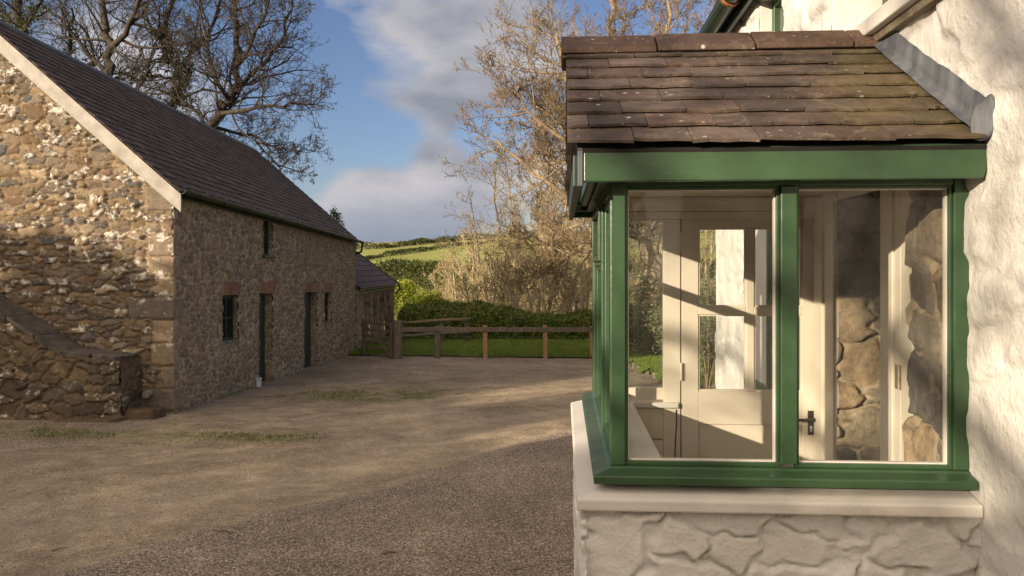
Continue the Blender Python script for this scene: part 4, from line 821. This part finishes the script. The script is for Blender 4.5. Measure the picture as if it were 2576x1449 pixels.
# ------------------------------------------------------------------ trees
class Tree:
    def __init__(s, seed, twig_r=.008, dens=1.0, wig=.25, up=.25, maxlev=4):
        s.r = random.Random(seed); s.big = MB(); s.tw = MB(); s.twig_r = twig_r; s.dens = dens; s.wig = wig; s.up = up; s.maxlev = maxlev; s.tips = []; s.bigpts = []
    def limb(s, pts, r0, r1, level=0, spawn=(.15, 1.0), clen=None):
        pts = [Vector(p) for p in pts]
        q = []                                  # resample with a smooth curve
        for i in range(len(pts)-1):
            p0 = pts[max(i-1, 0)]; p1, p2 = pts[i], pts[i+1]; p3 = pts[min(i+2, len(pts)-1)]
            for k in range(3):
                t = k/3; q.append(.5*((2*p1)+(p2-p0)*t+(2*p0-5*p1+4*p2-p3)*t*t+(3*p1-p0-3*p2+p3)*t**3))
        q.append(pts[-1]); ln = sum((q[i+1]-q[i]).length for i in range(len(q)-1))
        for i in range(1, len(q)-1): q[i] += Vector((s.r.gauss(0, 1), s.r.gauss(0, 1), s.r.gauss(0, 1)))*ln*.012
        n = len(q); rs = [r0+(r1-r0)*(i/(n-1))**.8 for i in range(n)]
        s.big.tube(q, rs, 8, cap=False); s.bigpts += list(zip(q, rs))
        s.kids(q, rs, ln, level+1, spawn, clen)
    def kids(s, q, rs, ln, level, spawn=(.2, 1.0), clen=None):
        if level > s.maxlev: return
        n = len(q); cl = clen or ln*.5
        cnt = {1: 12, 2: 5, 3: 3.6, 4: 2.4, 5: 1.5}[level]*s.dens; cnt = int(cnt)+(s.r.random() < cnt % 1)
        for k in range(cnt):
            t = spawn[0]+(spawn[1]-spawn[0])*((k+s.r.random())/cnt); f = t*(n-1); i = min(int(f), n-2); p = q[i].lerp(q[i+1], f-i); r = rs[i]+(rs[i+1]-rs[i])*(f-i)
            d = (q[i+1]-q[i]).normalized(); side = d.cross(Vector((s.r.gauss(0, 1), s.r.gauss(0, 1), s.r.gauss(0, 1))));
            if side.length < 1e-3: continue
            side.normalize(); a = R(s.r.uniform(28, 68)); nd = d*math.cos(a)+side*math.sin(a); nd.z += s.up*.5; nd.normalize()
            l = cl*s.r.uniform(.55, 1.15)*(1-.45*t); s.branch(p, nd, l, min(r*.62, max(l*.022, s.twig_r)), level)
    def branch(s, p, d, l, r, level):
        n = 5 if level < 3 else 4
        q = [p.copy()]; st = l/n; dd = d.copy()
        for i in range(n):
            dd += Vector((s.r.gauss(0, 1), s.r.gauss(0, 1), s.r.gauss(0, 1)))*s.wig*.8; dd.z += s.up*.28; dd.normalize(); q.append(q[-1]+dd*st)
        r = max(r, s.twig_r); rs = [max(r*(1-.75*i/n), s.twig_r*.7) for i in range(n+1)]
        (s.big if level == 1 else s.tw).tube(q, rs, 5 if level == 1 else 3, cap=False)
        if level <= 2: s.bigpts += list(zip(q, rs))
        s.tips.append(q[-1]); s.kids(q, rs, l, level+1, (.12, 1.0), l*(.72 if level < 3 else .62))
    def make(s, name, label, cat, base, mb_, mt, group=None, ivy=None, buds=0, budm=None, budsize=.05):
        t = thing(name, label, cat, base, group); s.big.build('trunk', mb_, t, smooth=True)
        if s.tw.v: s.tw.build('twigs', mt, t)
        if buds:
            r = np.random.RandomState(4); T = np.array([tuple(x) for x in s.tips]); k = r.randint(0, len(T), buds); C = T[k]+r.normal(size=(buds, 3))*.12; leafmesh('buds', C, budsize, budm, t, 5)
        if ivy:
            C = []
            r = np.random.RandomState(9)
            for (lo, hi, nper, ext) in ivy:
                pts = [(p, rr) for p, rr in s.bigpts if rr > .05 and lo(p)]
                for p, rr in pts:
                    u = r.normal(size=(nper, 3)); u /= np.linalg.norm(u, axis=1)[:, None]; C.append(np.array(p)+u*(rr+ext*r.rand(nper, 1))+r.normal(size=(nper, 3))*np.array([.05, .05, .25]))
            if C: leafmesh('ivy', np.concatenate(C), .06, M_ivy, t, 6)
        return t
# middle tree behind the porch
D = 23.5
def P(*l): return [at(x, y, D+(l2[2] if len(l2) > 2 else 0)) for l2 in l for x, y in [l2[:2]]]
T = Tree(12, .0075, 1.42, .20, .30, 5)
T.limb(P((1640, 890), (1640, 800), (1645, 720), (1640, 660), (1622, 600), (1605, 560)), .36, .24, 0, (.75, 1), 2.5)
T.limb(P((1605, 560), (1570, 490, -.5), (1520, 400, -1), (1470, 300, -1.2), (1430, 190, -1.5), (1400, 90, -1.6)), .20, .05, 0, (.1, 1), 3.2)
T.limb(P((1612, 580), (1540, 530, .6), (1480, 520, 1), (1400, 470, 1), (1320, 420, 1.4), (1250, 350, 1.6)), .14, .035, 0, (.15, 1), 2.7)
T.limb(P((1620, 600), (1560, 575, -1), (1500, 600, -2), (1440, 640, -2.4), (1395, 675, -2.6), (1350, 690, -3)), .13, .03, 0, (.15, 1), 2.0)
T.limb(P((1600, 565), (1590, 440, .5), (1560, 300, .6), (1550, 160, .8), (1530, 20, 1), (1520, -90, 1)), .18, .05, 0, (.15, 1), 3.2)
T.limb(P((1640, 640), (1668, 540), (1690, 420), (1700, 290), (1690, 150), (1680, 0)), .20, .05, 0, (.2, 1), 3.2)
T.limb(P((1680, 480), (1740, 380, 1), (1790, 250, 1), (1830, 120, 1), (1850, -20, 1)), .13, .04, 0, (.15, 1), 3.0)
T.limb(P((1520, 400, -1), (1440, 370, -1.2), (1350, 300, -1.4), (1290, 220, -1.6)), .09, .03, 0, (.1, 1), 2.4)
T.limb(P((1600, 540), (1560, 520, 1), (1500, 480, 1.4), (1460, 560, 2), (1400, 590, 2.4), (1330, 560, 2.6)), .10, .03, 0, (.2, 1), 2.0)
T.make('bare_tree', 'large leafless tree with an ivy covered trunk rising behind the porch roof', 'tree', at(1640, 885, D), bark('grey_brown_bark', (.17,.125,.075), (.36,.27,.17), 3), M_bark2, ivy=[(lambda p: p.z < 1.45 and abs(p.x-at(1640, 0, D).x) < .7, 0, 300, .20)])
# trees behind the barn
grp = 'bare trees behind the barn'
def btree(seed, D, limbs, label, ivyf=None, nper=60, buds=0, dens=1.0, mat=M_bark):
    T = Tree(seed, .0068, dens*1.08, .30, .20, 5)
    for l in limbs: T.limb([at(x, y, D+z) for x, y, z in l[0]], l[1]*.78, l[2]*.8, 0, (.05, 1), l[3])
    b = at(limbs[0][0][0][0], 0, D); b.z = -1
    return T.make('bare_tree', label, 'tree', b, mat, mat, grp, ivy=[(ivyf, 0, nper, .16)] if ivyf else None, buds=buds, budm=M_bark2, budsize=.022)
btree(21, 27, [([(30, 500, 0), (40, 250, 0), (50, 120, 0), (45, 20, 0), (50, -80, 0)], .30, .14, 2.6), ([(48, 100, 0), (10, 40, 1), (-30, -30, 1)], .12, .06, 2.0), ([(48, 90, 0), (90, 30, -1), (130, -60, -1)], .1, .05, 2.2)], 'leafless tree with an ivied trunk at the far left above the barn roof', lambda p: True, 70, dens=.8)
btree(22, 28, [([(200, 600, 0), (190, 300, 0), (172, 180, 0), (170, 90, 0), (180, 20, 0)], .2, .05, 2.0), ([(190, 250, 0), (215, 180, 0), (240, 150, 1), (300, 110, 1)], .1, .04, 2.0)], 'short ivy clad trunk with few limbs, second from the left above the barn roof', lambda p: p.z > 5, 80, dens=.85)
btree(23, 26, [([(300, 600, 0), (292, 330, 0), (282, 200, 0), (278, 110, 0), (262, 30, 0), (255, -90, 0)], .26, .12, 3.0), ([(282, 210, 0), (240, 150, 1), (190, 90, 1), (130, 30, 1), (90, -40, 1)], .12, .04, 2.6), ([(280, 120, 0), (330, 60, -1), (360, -20, -1), (380, -90, -1)], .13, .06, 2.6), ([(288, 290, 0), (240, 250, 1), (200, 220, 1), (150, 150, 1)], .07, .03, 1.8), ([(285, 280, 0), (340, 220, 0), (380, 150, 0), (400, 70, 0)], .09, .04, 2.2)], 'tall straight leafless tree, third from the left above the barn roof', None, dens=.95)
btree(24, 27, [([(480, 600, 0), (455, 360, 0), (425, 290, 0), (440, 230, 0), (460, 185, 0), (425, 130, 0), (430, 60, 0), (440, -60, 0)], .24, .10, 2.8), ([(450, 190, 0), (480, 130, 1), (520, 70, 1), (560, 0, 1), (580, -80, 1)], .12, .05, 2.6), ([(430, 130, 0), (390, 80, -1), (360, 20, -1), (340, -60, -1)], .10, .04, 2.4), ([(450, 200, 0), (400, 190, 0), (350, 200, 0), (300, 180, 0)], .07, .03, 2.0)], 'leafless tree with ivy on its crooked trunk, second from right above barn roof', lambda p: p.z > 4.5 and p.z < 9.5, 70, dens=.95)
btree(25, 25.5, [([(440, 640, 0), (470, 420, 0), (520, 325, 0), (555, 280, 0), (590, 230, 0), (600, 160, 0), (590, 60, 0), (600, -60, 0)], .28, .09, 3.0), ([(555, 285, 0), (620, 275, -1), (690, 265, -1), (750, 260, -1), (800, 262, -1)], .10, .025, 1.9), ([(590, 235, 0), (640, 180, 1), (690, 130, 1), (720, 60, 1), (735, 0, 1)], .12, .04, 2.1), ([(520, 325, 0), (590, 330, 1), (650, 350, 1), (700, 370, 1), (760, 380, 1)], .09, .025, 1.7), ([(600, 160, 0), (640, 100, -1), (670, 30, -1), (680, -60, -1)], .10, .04, 2.0), ([(520, 320, 0), (490, 280, 0), (455, 250, 0), (400, 235, 0), (350, 240, 0)], .08, .03, 1.8), ([(575, 255, 0), (540, 190, -1), (520, 110, -1), (500, 20, -1)], .11, .04, 2.3), ([(640, 350, 1), (680, 400, 1), (710, 420, 1), (760, 430, 1)], .05, .02, 1.1)],
      'broad twiggy leafless tree with brown buds, rightmost above the barn roof', None, buds=700, dens=1.15)
sm = thing('small_leafy_tree', 'small green leafy treetop just showing over the far end of the barn roof', 'tree', at(846, 760, 31))
mb = MB(); mb.tube([at(844, 800, 31), at(846, 650, 31), at(846, 535, 31)], [.08, .05, .02], 6); mb.build('trunk', M_bark, sm, smooth=True)
C = np.concatenate([leafquads(at(x, y, 31), (.16, .2, .28), 70, 0, i) for i, (x, y) in enumerate([(838, 533), (846, 545), (853, 552), (840, 555), (858, 566), (848, 570), (836, 540)])]); leafmesh('leaves', C, .045, M_ivy, sm, 3)
# pale sunlit scrub trees behind the hedge : four prototypes and copies
protos = []
for i in range(4):
    T = Tree(40+i, .009, 1.0, .34, .26, 4); h = (6.2, 5.2, 6.8, 4.6)[i]; r = random.Random(i)
    for k in range((2, 3, 2, 4)[i]):
        a = r.uniform(0, 6.28); sp = r.uniform(.3, 1.6)
        T.limb([(0, 0, -.3), (math.cos(a)*sp*.25, math.sin(a)*sp*.25, h*.3), (math.cos(a)*sp*.7, math.sin(a)*sp*.7, h*.62), (math.cos(a)*sp+r.uniform(-.4, .4), math.sin(a)*sp, h*.97)], .085, .02, 0, (.12, 1), h*.36)
    t = thing('scrub_tree', 'x', 'tree', (0, 0, 0), 'pale sunlit scrub trees behind the bramble hedge'); T.big.build('trunk', M_bark3, t, smooth=True); T.tw.build('twigs', M_twig2, t); protos.append(t)
used = set()
def place(src, loc, rz, sc, label):
    if src not in used: r = src; used.add(src)
    else:
        r = src.copy(); COL.objects.link(r)
        for ch in src.children: c = ch.copy(); COL.objects.link(c); c.parent = r
    r.location = loc; r.rotation_euler = (0, 0, rz); r.scale = (sc, sc, sc); r['label'] = label; return r
scr = [(1190, 33, .72, 1), (1235, 36, .95, 0), (1275, 33, .70, 3), (1310, 38, 1.15, 2), (1345, 34, .85, 1), (1375, 31.5, 1.0, 0), (1410, 37, 1.2, 2), (1440, 32, .82, 3), (1470, 35, 1.05, 1), (1500, 40, 1.15, 0), (1150, 39, .75, 3), (1560, 36, 1.0, 2), (1620, 38, 1.1, 3), (1700, 35, 1.0, 1), (1770, 38, 1.2, 0), (1340, 44, 1.2, 3), (1230, 46, .95, 1), (1455, 44, 1.3, 2), (1110, 44, .6, 1), (1420, 31, .6, 3), (1300, 30.8, .62, 1)]
desc = {0: 'two stemmed', 1: 'three stemmed', 2: 'tall two stemmed', 3: 'bushy many stemmed'}
ordw = ['first', 'second', 'third', 'fourth', 'fifth', 'sixth', 'seventh', 'eighth', 'ninth', 'tenth', 'eleventh', 'twelfth', 'thirteenth', 'fourteenth', 'fifteenth', 'sixteenth', 'seventeenth', 'eighteenth', 'nineteenth', 'twentieth', 'twenty-first']
rank = {p: i for i, p in enumerate(sorted(range(len(scr)), key=lambda i: scr[i][0]))}
for i, (px, d, sc, k) in enumerate(scr):
    p = at(px, 700, d); p.z = float(terr(p.x, p.y))
    place(protos[k], p, i*1.3, sc, '%s leafless straw coloured scrub tree, %s from the left behind the bramble hedge' % (desc[k], ordw[rank[i]]))
# bramble hedge, fresh bush
def lumpy(x0, x1, y0, y1, zf, n, seed, den=.5):
    r = np.random.RandomState(seed); x = r.uniform(x0, x1, n); y = r.uniform(y0, y1, n); w = (y-y0)/(y1-y0)
    top = zf(x)*(.55+.45*np.sin(np.clip(w*1.3, 0, 1)*math.pi/2))*(.78+.45*fbm(x*.9, y*.9, seed)); z = -.9+top*(1-r.rand(n)**2.2*.9); return np.stack([x, y, z], 1)
def shell(x0, x1, y0, y1, zf, n, seed):
    """leaves on the lumpy front and top skin of a hedge"""
    r = np.random.RandomState(seed); x = r.uniform(x0, x1, n); t = r.rand(n)
    dep = y1-y0; H = zf(x)*(.85+.35*fbm(x*.8, x*0+3.3, seed)+.25*(fbm(x*3, t*5, seed+2)-.5))
    f = t < .6; tt = np.where(f, t/.6, (t-.6)/.4)
    bulge = .55*(fbm(x*1.4, tt*H*1.4, seed+5)-.4)+.25*(fbm(x*4, tt*H*4, seed+6)-.5)
    z = np.where(f, tt*H, H*(1.0+.12*np.sin(tt*math.pi)))+r.normal(size=n)*.05; y = np.where(f, y0+.45*tt**3-bulge, y0+.45+tt*(dep-.45))+np.abs(r.normal(size=n))*.12
    return np.stack([x, y, z-.88], 1)
hx = np.array([-9, -6.2, -5, -4.2, -3.2, -2.2, -1, 0, 1.5, 3, 6, 12]); hz = np.array([.9, 1.0, 1.1, 1.15, 1.2, 1.0, .85, .8, .95, 1.1, 1.3, 1.5])
C = shell(-5.9, 6, 28.3, 31.2, lambda x: np.interp(x, hx, hz), 70000, 3)
hd = thing('bramble_hedge', 'dense dark green bramble hedge along the back of the lawn', 'hedge', (0, 29.5, -.85))
leafmesh('foliage', C, .055, M_bramble, hd, 7)
mb = MB(); xs = np.arange(-5.8, 6, .25)
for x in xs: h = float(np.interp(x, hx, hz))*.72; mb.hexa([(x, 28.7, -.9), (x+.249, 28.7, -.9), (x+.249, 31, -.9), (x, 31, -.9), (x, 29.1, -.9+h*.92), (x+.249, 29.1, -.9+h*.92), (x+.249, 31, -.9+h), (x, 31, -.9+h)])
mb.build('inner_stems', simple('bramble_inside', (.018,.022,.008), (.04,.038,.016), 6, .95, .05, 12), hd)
fb = thing('yellow_green_bush', 'bright yellow green leafy bush catching the sun behind the left end of the bramble hedge', 'bush', (-5.6, 36, -.9))
C = []
for i, (px, py, rr) in enumerate([(1010, 735, .55), (1040, 750, .7), (1075, 765, .6), (1110, 778, .6), (1000, 770, .7), (1050, 785, .8), (1020, 720, .4), (1090, 750, .45), (985, 745, .5), (1130, 795, .5)]): C.append(leafquads(at(px, py, 36), (rr*1.25, rr, rr*.85), int(2100*rr), 0, i+60))
leafmesh('leaves', np.concatenate(C), .05, M_lime_leaf, fb, 8)
mb = MB()
for a in range(7): mb.tube([at(1050+a*4, 830, 36), at(1000+a*22, 790, 36), at(990+a*24, 745+a*5, 36)], [.03, .02, .01], 5)
mb.build('stems', M_bark2, fb)
# shrubs to the right, seen through the porch glass
def shrub(px, base_y, d, w, h, n, m, label, seed, name='shrub', lz=.05):
    b = at(px, base_y, d); b.z = float(terr(b.x, b.y)); t = thing(name, label, 'shrub', b); r = random.Random(seed); tips = []
    mb = MB()
    for k in range(26):
        a = r.uniform(0, 6.28); s_ = r.uniform(.1, 1)*w; hh = h*r.uniform(.55, 1.05); q = [b+Vector((math.cos(a)*s_*f**1.4, math.sin(a)*s_*f**1.4, hh*f)) for f in (0, .35, .7, 1)]; q = [p+Vector((r.gauss(0, .03), r.gauss(0, .03), 0)) for p in q]
        mb.tube(q, [.014, .011, .008, .005], 4); tips += [q[1].lerp(q[2], r.random()) for _ in range(3)]+[q[2].lerp(q[3], r.random()) for _ in range(6)]
    mb.build('stems', M_bark2, t); rr = np.random.RandomState(seed); Tn = np.array([tuple(x) for x in tips]); C = Tn[rr.randint(0, len(Tn), n)]+rr.normal(size=(n, 3))*np.array([.13, .13, .16])*w; leafmesh('leaves', C, lz, m, t, seed)
shrub(1625, 880, 22.2, .95, 1.35, 5200, M_shrub, 'grey green bushy shrub at the foot of the ivied tree, seen through the side light', 5, lz=.042)
shrub(1700, 880, 21.0, .9, 1.5, 4200, M_shrub, 'rounded grey green shrub on the lawn, hidden mostly by the porch door frame', 6, lz=.042)
shrub(1782, 975, 14.6, .50, 2.1, 5200, M_shrub, 'tall leafy shrub against the end of the cottage, seen through the porch door glass', 7, lz=.028)
shrub(1840, 975, 15.5, .9, 2.3, 5000, M_shrub, 'wide leafy shrub past the corner of the cottage, behind the porch door', 8, lz=.03)
# hedgerows on the hill
def hedgerow(pts, hgt, n, size, label, m=M_farhedge, wid=1.0, seed=1, ragged=.6):
    P_ = [ray_terr(*p) for p in pts]; b = P_[len(P_)//2].copy(); t = thing('hedgerow', label, 'hedgerow', b, 'hedgerows on the hillside'); r = np.random.RandomState(seed); C = []
    L_ = [(P_[i+1]-P_[i]).length for i in range(len(P_)-1)]; tot = sum(L_)
    for i in range(len(P_)-1):
        k = int(n*L_[i]/tot); u = r.rand(k); x = P_[i].x+(P_[i+1].x-P_[i].x)*u; y = P_[i].y+(P_[i+1].y-P_[i].y)*u; s_ = x*.35
        hh = hgt*(1-ragged+2*ragged*fbm(s_, s_*0, seed, 3)); x = x+r.normal(size=k)*wid*.5; y = y+r.normal(size=k)*wid*.5
        C.append(np.stack([x, y, terr(x, y)+hh*r.rand(k)**.7], 1))
    leafmesh('foliage', np.concatenate(C), size, m, t, seed)
hedgerow([(880, 628, 200), (960, 624), (1040, 616), (1120, 607), (1200, 598), (1300, 593), (1420, 590), (1500, 588), (1640, 584), (1800, 582)] if False else [(880, 630), (960, 625), (1040, 617), (1120, 609), (1200, 601), (1300, 596), (1420, 593), (1500, 592), (1640, 588), (1800, 586)], 2.6, 9000, .42, 'dark hedgerow with small trees along the skyline of the hill', wid=2.2, seed=3, ragged=.9)
hedgerow([(880, 662), (930, 652), (1000, 641), (1060, 633), (1130, 622), (1220, 612), (1320, 606)], 1.5, 4200, .33, 'thin broken hedge line between the straw field and the green field', seed=4, wid=.9, ragged=.9)
hedgerow([(930, 694), (1000, 698), (1060, 697), (1130, 700), (1200, 702), (1290, 704)], 3.2, 9000, .30, 'thick bushy hedge along the bottom of the green field', seed=5, wid=3.5, ragged=.8)
hedgerow([(960, 722), (1040, 728), (1120, 730), (1200, 733), (1300, 738), (1420, 740)], 2.2, 6000, .20, 'low scrubby hedge in the dip below the hillside', seed=6, wid=4.0, ragged=.8)
hedgerow([(1480, 700), (1560, 700), (1640, 700), (1720, 700), (1800, 698)], 3.4, 6000, .30, 'bushy hedge on the slope seen through the porch glass', seed=7, wid=3.5)
# ------------------------------------------------------------------ twigs and fallen leaves on the gravel
for i, (px, py, l, a, lb) in enumerate([(150, 1390, .10, .7, 'short stout twig on the dirt at the lower left'), (980, 1412, .13, .2, 'thin twig lying on the loose gravel'), (565, 1360, .16, -.2, 'curved brown twig lying on the dark track'), (1300, 1455, .1, .1, 'pale stalk near the bottom of the porch wall'), (190, 1010, .2, .3, 'broken stick in front of the stair wall')]):
    d = 1.86*2030/(py*1.0-673-64); p = at(px, py, d); p.z = float(yard_h(np.array(p.x), np.array(p.y)))+.008
    mb = MB(); dr = Vector((math.cos(a), math.sin(a), 0)); mb.tube([p-dr*l/2, p+Vector((0, .01, .006)), p+dr*l/2], [.005, .006, .003], 5); tag(mb.build('twig', M_bark2, None, loc=p), lb, 'twig', 'twigs on the gravel')
for i, (px, py, lb) in enumerate([(1238, 1392, 'curled orange brown leaf on the loose gravel near the porch wall'), (1245, 1240, 'small pale leaf on the gravel beside the worn track')]):
    d = 1.86*2030/(py-673-64); p = at(px, py, d); p.z = float(yard_h(np.array(p.x), np.array(p.y)))+.014
    me = bpy.data.meshes.new('fallen_leaf'); s_ = .022; me.from_pydata([tuple(p+Vector(v)*s_) for v in ((-1,0,.3), (0,.6,0), (1,0,.5), (0,-.6,0), (0,0,-.2))], [], [(0,3,4), (0,4,1), (4,3,2), (1,4,2)]); o = link('fallen_leaf', me, M_newwood, None, loc=p)
    o.modifiers.new('t', 'SOLIDIFY').thickness = .001; tag(o, lb, 'leaf', 'fallen leaves')
# ------------------------------------------------------------------ trees behind the photographer that shade the yard
def along(s, t): return Vector(((s-t)/1.4142, (s+t)/1.4142, 0))      # s towards the light's travel, t across it
hb = thing('tall_garden_hedge', 'tall dense evergreen hedge behind the viewpoint that shades the lower yard', 'hedge', along(-13, 3))
r = np.random.RandomState(8); n = 26000; t_ = r.uniform(-16, 30, n); top = np.interp(t_, [-11, -3, -1.4, -.9, .2, 2.6, 3.6, 5.2, 5.8, 6.9, 7.4, 8.6, 9.0, 10.1, 10.6, 12, 20], [5.9, 5.8, 5.3, 4.9, 4.5, 4.5, 5.4, 5.5, 4.0, 3.9, 5.7, 5.7, 4.4, 4.3, 5.7, 5.75, 5.8])+.35*(fbm(t_*1.7, t_*0, 6)-.5)
gap = np.zeros(n, bool)
s_ = -13+r.normal(size=n)*.5; z = -.5+(top+.5)*r.rand(n)**.8
C = np.stack([(s_-t_)/1.4142, (s_+t_)/1.4142, z], 1); leafmesh('foliage', C, .28, M_evergreen, hb, 9)

T = Tree(77, .012, .9, .30, .22, 3); b = along(-9.5, -.7)
def bl(*l): return [b+Vector((-x/1.4142, x/1.4142, z))+Vector((y, y, 0)) for x, y, z in l]
T.limb(bl((0, 0, 0), (-.2, 0, 2), (-.1, 0, 3.8), (-.3, 0, 5.2), (.1, 0, 7), (.2, 0, 9)), .16, .06, 0, (.4, 1), 2.0)
T.limb(bl((-.1, 0, 3.0), (1.0, .1, 4.3), (2.0, 0, 5.3), (3.1, 0, 6.6)), .085, .035, 0, (.2, 1), 1.5)
T.limb(bl((-.2, 0, 4.0), (.8, .1, 5.5), (1.4, 0, 7.0)), .08, .04, 0, (.2, 1), 1.5)
T.limb(bl((-.2, 0, 2.4), (1.2, .1, 3.7), (2.4, 0, 4.3), (3.6, 0, 4.6)), .075, .03, 0, (.2, 1), 1.2)
T.make('bare_tree', 'leafless tree behind the viewpoint whose branches throw soft shadows on the porch', 'tree', b, M_bark, M_bark)
